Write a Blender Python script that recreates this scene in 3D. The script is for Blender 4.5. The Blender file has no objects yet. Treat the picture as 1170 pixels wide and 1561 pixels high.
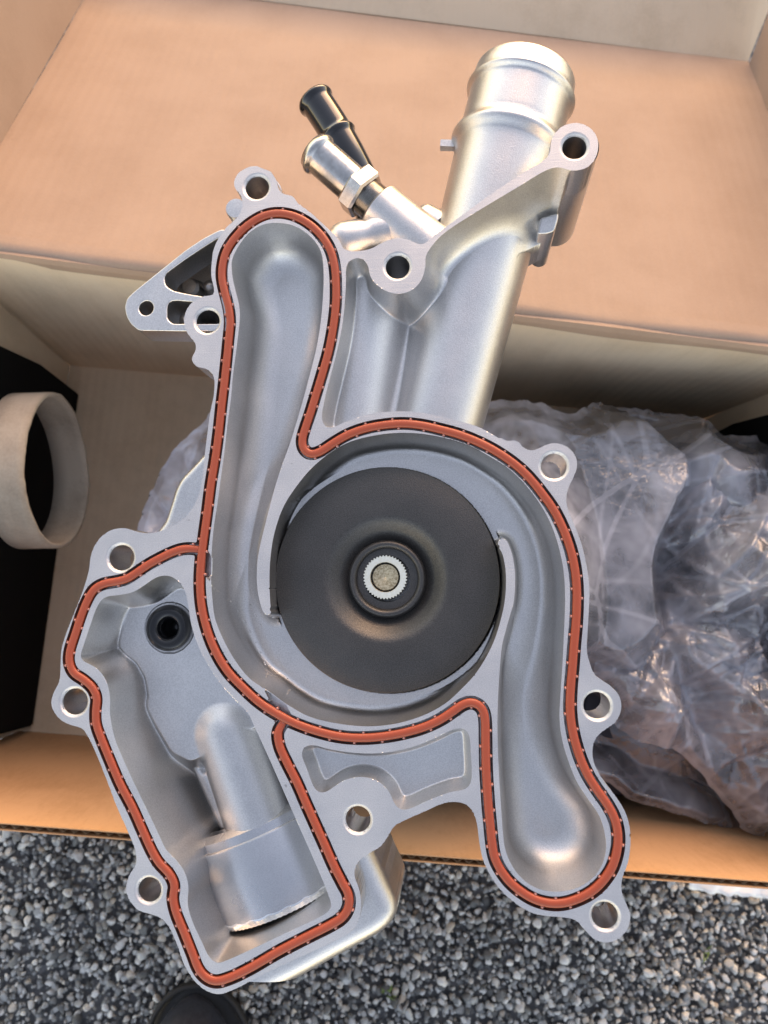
import bpy, bmesh, math, random
import numpy as np
from mathutils import Vector, Matrix

S = bpy.context.scene
COL = S.collection
random.seed(7)
RNG = np.random.default_rng(11)

# ------------------------------------------------------------------ camera
F, CX, CY = 1180.0, 585.0, 780.5          # focal length and centre in photo pixels
CAM_H = 0.56
_up = np.array([.026, .135, 1.0]); _up /= np.linalg.norm(_up)
_Y = np.array([0, 1.0, 0]) - _up * _up[1]; _Y /= np.linalg.norm(_Y)
_X = np.cross(_Y, _up)
RW = np.array([_X, _Y, _up])               # camera axes -> world axes
CAM = np.array([0, 0, CAM_H])
cd = bpy.data.cameras.new('camera')
cam = bpy.data.objects.new('camera', cd); COL.objects.link(cam)
M = Matrix([list(RW[0]) + [0], list(RW[1]) + [0], list(RW[2]) + [CAM_H], [0, 0, 0, 1]])
cam.matrix_world = M
cd.sensor_fit = 'HORIZONTAL'; cd.sensor_width = 36.0
cd.lens = F / 1170.0 * 36.0
cd.clip_start = .01; cd.clip_end = 500
cd.dof.use_dof = True
cd.dof.focus_distance = .268
cd.dof.aperture_fstop = cd.lens * .001 / .0016
S.camera = cam

# ------------------------------------------------------------------ light
SUN_EL, SUN_AZ = math.radians(17), math.radians(14)      # azimuth from +Y towards +X
w = bpy.data.worlds.new('World'); S.world = w; w.use_nodes = True
nt = w.node_tree
bg = nt.nodes['Background']
sky = nt.nodes.new('ShaderNodeTexSky'); sky.sky_type = 'NISHITA'
sky.sun_disc = False; sky.sun_elevation = SUN_EL; sky.sun_rotation = SUN_AZ
sky.air_density = 1.0; sky.dust_density = .42; sky.ozone_density = 1.0
nt.links.new(sky.outputs[0], bg.inputs[0]); bg.inputs[1].default_value = .15
sl = bpy.data.lights.new('sun', 'SUN'); sl.energy = .5; sl.angle = math.radians(45); sl.color = (1, .74, .54)
so = bpy.data.objects.new('sun', sl); COL.objects.link(so)
_d = Vector((math.cos(SUN_EL) * math.sin(SUN_AZ), math.cos(SUN_EL) * math.cos(SUN_AZ), math.sin(SUN_EL)))
so.rotation_euler = _d.to_track_quat('Z', 'Y').to_euler(); so.location = (0, 1, 2)
S.view_settings.view_transform = 'Standard'; S.view_settings.look = 'None'
S.view_settings.exposure = 2.0; S.view_settings.gamma = 1.0
S.view_settings.use_white_balance = True; S.view_settings.white_balance_temperature = 10000; S.view_settings.white_balance_tint = 24

# ------------------------------------------------------------------ helpers
def ray(p):
    return RW @ np.array([(p[0] - CX) / F, -(p[1] - CY) / F, -1.0])

def onz(p, z):
    """where the sight line through photo pixel p meets height z"""
    r = ray(p); return CAM + (z - CAM_H) / r[2] * r

# the pump's own frame: z out of the machined face
_n = np.array([-.10, .10, 1.0]); _n /= np.linalg.norm(_n)
PN = RW @ _n
PU = RW @ np.array([1.0, 0, 0]); PU = PU - PN * PU.dot(PN); PU /= np.linalg.norm(PU)
PV = np.cross(PN, PU)
D0 = .26
PO = CAM + D0 * ray((CX, CY)) / 1.0        # point on the machined face on the optical axis

def pp(p, wz=0.0):
    """photo pixel -> (u, v) in mm on the plane wz mm out of the machined face"""
    r = ray(p); o = PO + PN * wz * .001
    t = (o - CAM).dot(PN) / r.dot(PN)
    q = CAM + t * r - PO
    return np.array([q.dot(PU), q.dot(PV)]) * 1000.0

def P3(p, wz=0.0):
    a = pp(p, wz); return np.array([a[0], a[1], wz])

def pxmm(px, p, wz=0.0):
    """length of px photo pixels at p in mm on the plane wz"""
    a = pp(p, wz); b = pp((p[0] + px, p[1]), wz); c = pp((p[0], p[1] + px), wz)
    return .5 * (np.linalg.norm(b - a) + np.linalg.norm(c - a))

def tag(o, label=None, cat=None, group=None, kind=None):
    if label: o['label'] = label
    if cat: o['category'] = cat
    if group: o['group'] = group
    if kind: o['kind'] = kind
    return o

def link(name, me, mats=(), parent=None, smooth=True):
    for m in (mats if isinstance(mats, (list, tuple)) else [mats]):
        me.materials.append(m)
    o = bpy.data.objects.new(name, me); COL.objects.link(o)
    if parent: o.parent = parent
    if smooth and len(me.polygons):
        me.polygons.foreach_set('use_smooth', [True] * len(me.polygons))
    me.update()
    return o

def mesh(name, V, Fc, sc=1.0):
    me = bpy.data.meshes.new(name)
    V = np.asarray(V, float) * sc
    me.from_pydata(V.tolist(), [], [tuple(int(i) for i in f) for f in Fc])
    me.validate(); me.update()
    return me

def np_mesh(name, V, T, sc=1.0):
    """fast mesh from a numpy array of triangles or quads"""
    V = np.ascontiguousarray(V, dtype=np.float32) * np.float32(sc); T = np.ascontiguousarray(T, dtype=np.int32)
    me = bpy.data.meshes.new(name); k = T.shape[1]
    me.vertices.add(len(V)); me.vertices.foreach_set('co', V.ravel())
    me.loops.add(T.size); me.loops.foreach_set('vertex_index', T.ravel())
    me.polygons.add(len(T))
    me.polygons.foreach_set('loop_start', np.arange(0, T.size, k, dtype=np.int32))
    me.polygons.foreach_set('loop_total', np.full(len(T), k, dtype=np.int32))
    me.update(calc_edges=True); me.validate()
    return me

def empty(name, loc=(0, 0, 0)):
    o = bpy.data.objects.new(name, None); COL.objects.link(o); o.location = loc
    o.empty_display_size = .02
    return o

def sharp(o, deg=35):
    me = o.data
    me.polygons.foreach_set('use_smooth', [True] * len(me.polygons))
    bm = bmesh.new(); bm.from_mesh(me)
    for e in bm.edges:
        if len(e.link_faces) == 2 and e.calc_face_angle(0) > math.radians(deg): e.smooth = False
    bm.to_mesh(me); bm.free()
    return o

def frame_of(d):
    d = np.asarray(d, float); d = d / np.linalg.norm(d)
    a = np.array([0, 0, 1.0]) if abs(d[2]) < .9 else np.array([1.0, 0, 0])
    x = np.cross(a, d); x /= np.linalg.norm(x); y = np.cross(d, x)
    return x, y, d

def lathe(prof, o, d, n=64, caps=True, cut=None):
    """prof: list of (t along axis, radius); returns V, F"""
    x, y, d = frame_of(d); o = np.asarray(o, float)
    V = []; Fc = []
    for t, r in prof:
        for k in range(n):
            a = 2 * math.pi * k / n
            V.append(o + d * t + (x * math.cos(a) + y * math.sin(a)) * r)
    m = len(prof)
    for i in range(m - 1):
        for k in range(n):
            k2 = (k + 1) % n
            Fc.append((i * n + k, i * n + k2, (i + 1) * n + k2, (i + 1) * n + k))
    if caps:
        Fc.append(tuple(range(n))[::-1]); Fc.append(tuple((m - 1) * n + k for k in range(n)))
    return V, Fc

def join_vf(lst):
    V = []; Fc = []
    for v, f in lst:
        b = len(V); V += list(v); Fc += [tuple(i + b for i in q) for q in f]
    return V, Fc

def catmull(pts, closed=True, step=.8):
    P = np.asarray(pts, float); n = len(P); out = []
    rng = range(n) if closed else range(n - 1)
    for i in rng:
        if closed: p0, p1, p2, p3 = P[(i - 1) % n], P[i], P[(i + 1) % n], P[(i + 2) % n]
        else: p0, p1, p2, p3 = P[max(i - 1, 0)], P[i], P[i + 1], P[min(i + 2, n - 1)]
        # centripetal parametrisation keeps corners tight
        d = [max(np.linalg.norm(b - a), 1e-6) ** .5 for a, b in ((p0, p1), (p1, p2), (p2, p3))]
        if not closed and i == 0: d[0] = d[1]
        if not closed and i == n - 2: d[2] = d[1]
        t0 = 0; t1 = d[0]; t2 = t1 + d[1]; t3 = t2 + d[2]
        k = max(1, int(round(np.linalg.norm(p2 - p1) / step)))
        if not closed and i == 0: p0 = 2 * p1 - p2
        if not closed and i == n - 2: p3 = 2 * p2 - p1
        for t in t1 + (t2 - t1) * np.arange(k) / k:
            a1 = (t1 - t) / (t1 - t0) * p0 + (t - t0) / (t1 - t0) * p1
            a2 = (t2 - t) / (t2 - t1) * p1 + (t - t1) / (t2 - t1) * p2
            a3 = (t3 - t) / (t3 - t2) * p2 + (t - t2) / (t3 - t2) * p3
            b1 = (t2 - t) / (t2 - t0) * a1 + (t - t0) / (t2 - t0) * a2
            b2 = (t3 - t) / (t3 - t1) * a2 + (t - t1) / (t3 - t1) * a3
            out.append((t2 - t) / (t2 - t1) * b1 + (t - t1) / (t2 - t1) * b2)
    if not closed: out.append(P[-1])
    return np.array(out)

def resample(P, step, closed):
    Q = np.vstack([P, P[:1]]) if closed else P
    s = np.r_[0, np.cumsum(np.linalg.norm(np.diff(Q, axis=0), axis=1))]
    n = max(2, int(round(s[-1] / step)))
    t = np.linspace(0, s[-1], n + 1)
    R_ = np.stack([np.interp(t, s, Q[:, k]) for k in range(Q.shape[1])], 1)
    return R_[:-1] if closed else R_

def smooth_poly(P, it=1, closed=True):
    P = P.copy()
    for _ in range(it):
        if closed: P = .25 * np.roll(P, 1, 0) + .5 * P + .25 * np.roll(P, -1, 0)
        else: P[1:-1] = .25 * P[:-2] + .5 * P[1:-1] + .25 * P[2:]
    return P

def sweep(path, sec, closed=False, up=(0, 0, 1.0), scale=None):
    """sweep a closed section (list of (side, up)) along a 3D path"""
    P = np.asarray(path, float); n = len(P); m = len(sec); V = []; Fc = []
    for i in range(n):
        a = P[(i - 1) % n] if (closed or i) else P[0]; b = P[(i + 1) % n] if (closed or i < n - 1) else P[-1]
        t = b - a; t /= np.linalg.norm(t)
        s = np.cross(t, np.array(up)); s /= np.linalg.norm(s); u = np.cross(s, t)
        k = 1 if scale is None else scale[i]
        for x, y in sec: V.append(P[i] + s * x * k + u * y * k)
    for i in range(n if closed else n - 1):
        j = (i + 1) % n
        for q in range(m):
            q2 = (q + 1) % m
            Fc.append((i * m + q, i * m + q2, j * m + q2, j * m + q))
    if not closed:
        Fc.append(tuple(range(m))[::-1]); Fc.append(tuple((n - 1) * m + q for q in range(m)))
    return V, Fc

def circ(r, n=16, sx=1, sy=1):
    return [(r * sx * math.cos(2 * math.pi * k / n), r * sy * math.sin(2 * math.pi * k / n)) for k in range(n)]

def curve_solid(name, loops, z0, z1, bevel, mat, parent, sc=.001, res=3):
    """solid with holes from closed 2D loops (mm), from z0 to z1, rounded edges; one mesh"""
    cu = bpy.data.curves.new(name, 'CURVE'); cu.dimensions = '2D'; cu.fill_mode = 'BOTH'
    for L in loops:
        sp = cu.splines.new('POLY'); sp.points.add(len(L) - 1)
        for p, q in zip(sp.points, L): p.co = (q[0] * sc, q[1] * sc, 0, 1)
        sp.use_cyclic_u = True
    cu.extrude = max((z1 - z0) * .5 - bevel, .05) * sc
    cu.bevel_depth = bevel * sc; cu.bevel_resolution = res; cu.offset = -bevel * sc
    o = bpy.data.objects.new(name, cu); COL.objects.link(o)
    bpy.context.view_layer.update()
    dg = bpy.context.evaluated_depsgraph_get()
    me = bpy.data.meshes.new_from_object(o.evaluated_get(dg), depsgraph=dg)
    bpy.data.objects.remove(o); bpy.data.curves.remove(cu)
    me.transform(Matrix.Translation((0, 0, (z0 + z1) * .5 * sc)))
    me.materials.clear()
    return link(name, me, mat, parent)

# ------------------------------------------------------------------ materials
def mat(name, base, rough=.5, metal=0.0, **kw):
    m = bpy.data.materials.new(name); m.use_nodes = True
    b = m.node_tree.nodes['Principled BSDF']
    b.inputs['Base Color'].default_value = (*base, 1); b.inputs['Roughness'].default_value = rough
    b.inputs['Metallic'].default_value = metal
    for k, v in kw.items(): b.inputs[k].default_value = v
    return m

def N(m, t, **kw):
    n = m.node_tree.nodes.new(t)
    for k, v in kw.items():
        if k in n.inputs: n.inputs[k].default_value = v
        else: setattr(n, k, v)
    return n

def L(m, a, b): m.node_tree.links.new(a, b)
def bsdf(m): return m.node_tree.nodes['Principled BSDF']

def coord(m, scale=(1, 1, 1)):
    tc = N(m, 'ShaderNodeTexCoord'); mp = N(m, 'ShaderNodeMapping'); mp.inputs['Scale'].default_value = scale
    L(m, tc.outputs['Object'], mp.inputs['Vector']); return mp.outputs['Vector']

def ramp(m, fac, stops):
    r = N(m, 'ShaderNodeValToRGB'); e = r.color_ramp.elements
    while len(e) < len(stops): e.new(.5)
    for k, (p, c) in zip(e, stops): k.position = p; k.color = (*c, 1)
    L(m, fac, r.inputs['Fac']); return r.outputs['Color']

def bump(m, h, strength, dist, prev=None):
    b = N(m, 'ShaderNodeBump'); b.inputs['Strength'].default_value = strength; b.inputs['Distance'].default_value = dist
    L(m, h, b.inputs['Height'])
    if prev is not None: L(m, prev, b.inputs['Normal'])
    return b.outputs['Normal']

def noise(m, vec, scale, detail=2, rough=.5):
    n = N(m, 'ShaderNodeTexNoise'); n.inputs['Scale'].default_value = scale
    n.inputs['Detail'].default_value = detail; n.inputs['Roughness'].default_value = rough
    L(m, vec, n.inputs['Vector']); return n.outputs['Fac']

def cast_metal(name, c0, c1, r0, r1, grain, bstr, metal=1.0, stain=0.0, mill=0.0):
    m = mat(name, c0, r0, metal); v = coord(m)
    g = noise(m, v, grain, 3, .6); b = noise(m, v, 60, 3, .55)
    mx = N(m, 'ShaderNodeMath', operation='MULTIPLY_ADD'); mx.inputs[1].default_value = 1.6; L(m, g, mx.inputs[0]); b4 = N(m, 'ShaderNodeMath', operation='MULTIPLY'); b4.inputs[1].default_value = .4; L(m, b, b4.inputs[0]); L(m, b4.outputs[0], mx.inputs[2])
    hv = N(m, 'ShaderNodeMath', operation='MULTIPLY'); hv.inputs[1].default_value = .5; L(m, mx.outputs[0], hv.inputs[0])
    col = ramp(m, hv.outputs[0], [(.40, c0), (.60, c1)])
    if stain:
        s = noise(m, v, 260, 2, .5); s2 = noise(m, v, 35, 2, .5)
        pr = N(m, 'ShaderNodeMath', operation='MULTIPLY'); L(m, s, pr.inputs[0]); L(m, s2, pr.inputs[1])
        st = ramp(m, pr.outputs[0], [(.44, (0, 0, 0)), (.50, (stain,) * 3)])
        mix = N(m, 'ShaderNodeMix', data_type='RGBA'); L(m, st, mix.inputs[0]); L(m, col, mix.inputs[6])
        mix.inputs[7].default_value = (.12, .11, .10, 1); col = mix.outputs[2]
    L(m, col, bsdf(m).inputs['Base Color'])
    rr = N(m, 'ShaderNodeMapRange'); rr.inputs['From Min'].default_value = .3; rr.inputs['From Max'].default_value = .7
    rr.inputs['To Min'].default_value = r0; rr.inputs['To Max'].default_value = r1
    L(m, b, rr.inputs['Value']); L(m, rr.outputs[0], bsdf(m).inputs['Roughness'])
    nr = bump(m, g, bstr, .0002)
    if mill: nr = bump(m, noise(m, coord(m, (60, 2600, 1)), 1.0, 2, .5), mill, .0002, nr)
    L(m, nr, bsdf(m).inputs['Normal'])
    return m

CAST = cast_metal('cast_aluminium', (.545, .528, .51), (.665, .648, .63), .31, .38, 2400, .45)
FACE = cast_metal('milled_aluminium', (.51, .493, .486), (.635, .615, .607), .44, .52, 3200, .4, stain=.9, mill=.25)
BRIGHT = cast_metal('turned_aluminium', (.50, .50, .505), (.58, .58, .585), .26, .33, 2600, .12)
STEEL = cast_metal('zinc_plated_steel', (.40, .39, .375), (.50, .49, .47), .20, .28, 500, .06)
GASKET = mat('red_silicone', (.36, .060, .026), .42)
bsdf(GASKET).inputs['Specular IOR Level'].default_value = .45
NUB = mat('red_silicone_nub', (.50, .21, .17), .45)
IMPELLER = cast_metal('coated_impeller', (.060, .057, .054), (.095, .090, .085), .36, .44, 2600, .5, metal=.75)
BLACKPIPE = mat('black_painted_pipe', (.008, .008, .009), .16); bsdf(BLACKPIPE).inputs['Coat Weight'].default_value = .4
RUBBER = mat('black_rubber', (.008, .008, .009), .14)
BORE_SHADE = mat('bore_shade', (.03, .03, .03), .6)  # dark colour stands for the shade inside bores and gaps
BRASS = cast_metal('shaft_steel', (.40, .29, .17), (.72, .58, .38), .28, .42, 1500, .4)

# ------------------------------------------------------------------ ground
def ground_mat():
    m = mat('gravel_bed', (.10, .10, .10), .9); v = coord(m)
    vo = N(m, 'ShaderNodeTexVoronoi'); vo.inputs['Scale'].default_value = 150; L(m, v, vo.inputs['Vector'])
    c = ramp(m, vo.outputs['Color'], [(.1, (.05, .052, .055)), (.9, (.20, .205, .21))]); L(m, c, bsdf(m).inputs['Base Color'])
    L(m, bump(m, vo.outputs['Distance'], 1.0, .004), bsdf(m).inputs['Normal']); return m
bm = bmesh.new(); bmesh.ops.create_grid(bm, x_segments=8, y_segments=8, size=60)
me = bpy.data.meshes.new('ground'); bm.to_mesh(me); bm.free()
g = link('ground', me, ground_mat()); g.location = (0, 0, -.009); g['kind'] = 'structure'

def stone_mat():
    m = mat('crushed_stone', (.3, .3, .3), .75); v = coord(m)
    a = N(m, 'ShaderNodeAttribute', attribute_name='tone')
    n1 = noise(m, v, 900, 3, .6)
    c = ramp(m, a.outputs['Fac'], [(0, (.07, .074, .074)), (.3, (.24, .25, .245)), (.62, (.50, .51, .495)), (.86, (.68, .685, .66)), (.93, (.46, .40, .33)), (1, (.58, .57, .54))])
    mx = N(m, 'ShaderNodeMix', data_type='RGBA', blend_type='MULTIPLY'); mx.inputs[0].default_value = .5
    L(m, c, mx.inputs[6]); L(m, ramp(m, n1, [(.3, (.55, .55, .55)), (.7, (1, 1, 1))]), mx.inputs[7])
    L(m, mx.outputs[2], bsdf(m).inputs['Base Color']); L(m, bump(m, n1, .4, .0006), bsdf(m).inputs['Normal']); return m

def ico(sub):
    bm = bmesh.new(); bmesh.ops.create_icosphere(bm, subdivisions=sub, radius=1)
    V = np.array([v.co[:] for v in bm.verts]); T = np.array([[v.index for v in f.verts] for f in bm.faces]); bm.free(); return V, T

def gravel():
    Vs = []; Ts = []; tones = []; nb = 0
    for layer, (sp, sub, zc, r0, r1) in enumerate(((.0046, 1, -.005, .0019, .0036), (.0047, 2, -.0018, .0013, .0042))):
        V0, T0 = ico(sub)
        xs = np.arange(-.48, .48, sp); ys = np.arange(-.45, .0, sp)
        for x in xs:
            for y in ys:
                if y > -.085 - .085 * x: continue
                if abs(x) > .44 and RNG.random() < .4: continue
                r = r0 + (r1 - r0) * RNG.random() ** 1.6
                V = V0.copy()
                for _ in range(8):                       # cut crushed facets
                    n = RNG.normal(size=3); n /= np.linalg.norm(n); d = V @ n; c = RNG.uniform(.30, .75)
                    V = V - np.outer(np.maximum(d - c, 0), n)
                V *= RNG.uniform(.7, 1.25, 3)
                q = RNG.normal(size=4); q /= np.linalg.norm(q); a, b, c, d = q
                Rm = np.array([[1 - 2 * (c * c + d * d), 2 * (b * c - a * d), 2 * (b * d + a * c)], [2 * (b * c + a * d), 1 - 2 * (b * b + d * d), 2 * (c * d - a * b)], [2 * (b * d - a * c), 2 * (c * d + a * b), 1 - 2 * (b * b + c * c)]])
                V = V @ Rm.T * r; V[:, 2] *= .85
                V += np.array([x + RNG.uniform(-.5, .5) * sp * .9, y + RNG.uniform(-.5, .5) * sp * .9, zc + RNG.uniform(-.0015, .002)])
                Vs.append(V); Ts.append(T0 + nb); nb += len(V0); tones.append(np.full(len(V0), RNG.beta(1.2, 1.15)))
    me = np_mesh('gravel', np.vstack(Vs), np.vstack(Ts))
    at = me.attributes.new('tone', 'FLOAT', 'POINT'); at.data.foreach_set('value', np.concatenate(tones).astype(np.float32))
    o = link('gravel', me, stone_mat(), smooth=False)
    tag(o, 'grey crushed stone gravel covering the ground before the box', 'gravel', kind='stuff')
gravel()

# ------------------------------------------------------------------ cardboard box
def card(name, c0, c1, streak=(1, 1, 1), s=.5, flute=0):
    m = mat(name, c0, .85); bsdf(m).inputs['Specular IOR Level'].default_value = .25
    v = coord(m)
    f = noise(m, v, 22, 4, .55); g_ = noise(m, coord(m, streak), 90, 3, .6); h = noise(m, v, 700, 2, .6)
    a = N(m, 'ShaderNodeMath', operation='MULTIPLY_ADD'); L(m, g_, a.inputs[0]); a.inputs[1].default_value = s; L(m, f, a.inputs[2])
    b = N(m, 'ShaderNodeMath', operation='MULTIPLY_ADD'); L(m, h, b.inputs[0]); b.inputs[1].default_value = .35; L(m, a.outputs[0], b.inputs[2])
    c = ramp(m, b.outputs[0], [(.46 + .3 * s, c0), (.80 + .4 * s, c1)])
    L(m, c, bsdf(m).inputs['Base Color'])
    nr = bump(m, b.outputs[0], .25, .0012)
    if flute:
        wv = N(m, 'ShaderNodeTexWave', wave_type='BANDS', bands_direction='X'); wv.inputs['Scale'].default_value = flute; wv.inputs['Distortion'].default_value = .6
        wv.inputs['Detail'].default_value = 1; wv.inputs['Detail Scale'].default_value = .4
        L(m, v, wv.inputs['Vector']); nr = bump(m, wv.outputs['Fac'], .20, .0006, nr)
    L(m, nr, bsdf(m).inputs['Normal'])
    sc_ = noise(m, v, 16, 5, .7); sp_ = ramp(m, sc_, [(.70, (0, 0, 0)), (.78, (.45, .45, .45))])
    mk = N(m, 'ShaderNodeMix', data_type='RGBA'); L(m, sp_, mk.inputs[0]); L(m, c, mk.inputs[6]); mk.inputs[7].default_value = (c0[0] * .62, c0[1] * .6, c0[2] * .58, 1)
    L(m, mk.outputs[2], bsdf(m).inputs['Base Color']); return m
KRAFT = card('kraft_lid_darkened', (.335, .228, .170), (.380, .264, .200), (4, .25, 1), .10, 48)  # lid copy of the kraft, darkened in colour against the strong light there
KRAFT_W = card('kraft_wall_lightened', (.60, .455, .32), (.70, .545, .395), (1, 1, .3), .5, 48)  # same board, paler: extra light on walls and floor put into colour
KRAFT_F = card('kraft_front_toned', (.40, .215, .110), (.49, .275, .150), (4, .25, 1))  # same board, redder copy with the front wall's light put into colour
FLUTE = mat('fluted_medium', (.42, .32, .22), .9)
FOAM = mat('black_foam', (.006, .006, .006), .95); bsdf(FOAM).inputs['Specular IOR Level'].default_value = .1

TH = math.radians(-4.8)
E1 = np.array([math.cos(TH), math.sin(TH), 0]); E2 = np.array([-math.sin(TH), math.cos(TH), 0]); EZ = np.array([0, 0, 1.0])
BL = np.array([-.216, .184, .004]); BW, BD, BH, TK = .470, .262, .174, .0034
box = empty('cardboard_box', tuple(BL + E1 * BW * .5 - E2 * BD * .5 - EZ * .004)); box.rotation_euler = (0, 0, TH)
tag(box, 'open brown cardboard box with its lid folded back on the gravel', 'box')
bpy.context.view_layer.update()
BM = np.array(box.matrix_world.inverted())
def tolocal(V): V = np.asarray(V); return V @ BM[:3, :3].T + BM[:3, 3]

def panel(name, p0, p1, p2, p3, thick, m, parent=box, nu=40, nv=24, warp=.0, seed=0, cut=None):
    """thick sheet on the quad p0 p1 p2 p3 (world); thick points to the back side"""
    p0, p1, p2, p3 = map(np.asarray, (p0, p1, p2, p3))
    n = np.cross(p1 - p0, p3 - p0); n = n / np.linalg.norm(n)
    rg = np.random.default_rng(seed); ph = rg.uniform(0, 6, 6)
    V = []; idx = lambda s, i, j: s * (nu + 1) * (nv + 1) + i * (nv + 1) + j
    for s in (0, 1):
        for i in range(nu + 1):
            for j in range(nv + 1):
                u, v = i / nu, j / nv
                p = (p0 * (1 - u) + p1 * u) * (1 - v) + (p3 * (1 - u) + p2 * u) * v
                k = math.sin(math.pi * min(max(v, 0), 1)) * .7 + .3
                d = warp * k * (math.sin(5 * u + ph[0]) * .5 + math.sin(9 * u + 3 * v + ph[1]) * .3 + math.sin(17 * u - 5 * v + ph[2]) * .15)
                V.append(p + n * (d - s * thick))
    Fc = []
    for i in range(nu):
        for j in range(nv):
            Fc.append((idx(0, i, j), idx(0, i + 1, j), idx(0, i + 1, j + 1), idx(0, i, j + 1)))
            Fc.append((idx(1, i, j), idx(1, i, j + 1), idx(1, i + 1, j + 1), idx(1, i + 1, j)))
    for i in range(nu):
        for j, f in ((0, 0), (nv, 1)):
            q = (idx(0, i, j), idx(1, i, j), idx(1, i + 1, j), idx(0, i + 1, j)); Fc.append(q if f == 0 else q[::-1])
    for j in range(nv):
        for i, f in ((0, 1), (nu, 0)):
            q = (idx(0, i, j), idx(1, i, j), idx(1, i, j + 1), idx(0, i, j + 1)); Fc.append(q if f == 0 else q[::-1])
    V = np.array(V)
    inv = BM
    me = mesh(name, V @ inv[:3, :3].T + inv[:3, 3], Fc)
    o = link(name, me, m, parent); sharp(o, 40); return o

b0, b1 = BL, BL + E1 * BW; f0, f1 = BL - E2 * BD, BL + E1 * BW - E2 * BD
up_ = EZ * BH
ln = -E2 * .013
panel('floor_panel', f0, f1, b1, b0, TK, KRAFT_W, warp=.0008, seed=1)
panel('back_wall', b0 + EZ * .0002, b1 + EZ * .0002, b1 + up_ - E2 * .012 + E1 * .007, b0 + up_ + E2 * .005 - E1 * .007, TK, KRAFT_W, warp=.0016, seed=2)
fw = panel('front_wall', f1 + EZ * .0002, f0 + EZ * .0002, f0 + up_ + ln - EZ * .004 - E1 * .006, f1 + up_ + ln - EZ * .004 + E1 * .006, .0005, KRAFT_F, warp=.0006, seed=3, nu=60)
panel('outer_liner', f1 - E2 * .0031, f0 - E2 * .0031, f0 + up_ + ln - E2 * .0031 - EZ * .0048, f1 + up_ + ln - E2 * .0031 - EZ * .0042, .0005, KRAFT_F, parent=box, warp=.0006, seed=3, nu=60)
# fluted medium between the two liners of the front wall, seen along its torn upper edge
nf = 340; V = []; Fc = []
for i in range(nf + 1):
    u = i / nf; ph = i % 4; dd = (.0007, .0018, .0029, .0018)[ph]
    p = f0 * (1 - u) + f1 * u
    V.append(p - E2 * dd + up_ * .955 + ln * .955); V.append(p - E2 * dd + up_ + ln - EZ * (.0052 + .0008 * RNG.random()))
for i in range(nf): Fc.append((2 * i, 2 * i + 2, 2 * i + 3, 2 * i + 1))
o = link('fluted_core', mesh('fluted_core', tolocal(V), Fc), FLUTE, box)
panel('side_wall', f0 + EZ * .0002, b0 + EZ * .0002, b0 + up_ - E1 * .004 + E2 * .005, f0 + up_ - E1 * .004 + ln, TK, KRAFT_W, warp=.001, seed=4)
panel('side_wall', b1 + EZ * .0002, f1 + EZ * .0002, f1 + up_ + E1 * .004 + ln, b1 + up_ + E1 * .004 - E2 * .012, TK, KRAFT_W, warp=.001, seed=5)
# lid folded back over the hinge, sloping down behind the box, with its own low rims
hz0 = b0 + up_ + E2 * .0048 + EZ * .0012; hz1 = b1 + up_ - E2 * .0122 + EZ * .0012
LSL = math.radians(25); ld_ = E2 * math.cos(LSL) - EZ * math.sin(LSL); ln_ = E2 * math.sin(LSL) + EZ * math.cos(LSL)
LLEN = .292
l0, l1 = hz0 + E1 * .000, hz1 + E1 * .004
lid = panel('lid', l0, l1, l1 + ld_ * LLEN, l0 + ld_ * LLEN, TK, KRAFT, warp=.0022, seed=6, nu=60, nv=40)
rim = .085
# soft rounded fold over the top of the back wall
fp = [(-.0006, -.010), (-.0008, -.004), (-.0003, -.0012), (.0010, .0006), (.0034, .0014), (.0065, .0006), (.0115, -.0018)]
V = []; Fc = []; nfo = 60
for i in range(nfo + 1):
    u = i / nfo; p = (b0 + up_ + E2 * .005 - E1 * .007) * (1 - u) + (b1 + up_ - E2 * .012 + E1 * .007) * u
    for x, z in fp: V.append(p + E2 * (x + .0005 * math.sin(u * 23)) + EZ * (z + .0005 * math.sin(u * 31 + 1)))
for i in range(nfo):
    for j in range(len(fp) - 1): Fc.append((i * len(fp) + j, (i + 1) * len(fp) + j, (i + 1) * len(fp) + j + 1, i * len(fp) + j + 1))
link('lid_fold', mesh('lid_fold', tolocal(V), Fc), KRAFT, box)
panel('lid_rim', l0 + ld_ * .012, l0 + ld_ * (LLEN - .004), l0 + ld_ * LLEN + ln_ * rim - E1 * .012, l0 + ld_ * .012 + ln_ * rim - E1 * .012, TK, KRAFT, lid, warp=.001, seed=7)
panel('lid_rim', l1 + ld_ * (LLEN - .004), l1 + ld_ * .012, l1 + ld_ * .012 + ln_ * rim + E1 * .012, l1 + ld_ * (LLEN + .04) + ln_ * rim + E1 * .012, TK, KRAFT, lid, warp=.001, seed=8)
panel('lid_rim', l0 + ld_ * (LLEN + .001), l1 + ld_ * (LLEN + .001), l1 + ld_ * (LLEN + .034) + ln_ * .036 + E1 * .012, l0 + ld_ * (LLEN + .034) + ln_ * .036 - E1 * .012, TK, KRAFT_W, lid, warp=.001, seed=9)  # far rim in the paler copy, its sky light put into colour

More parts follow.
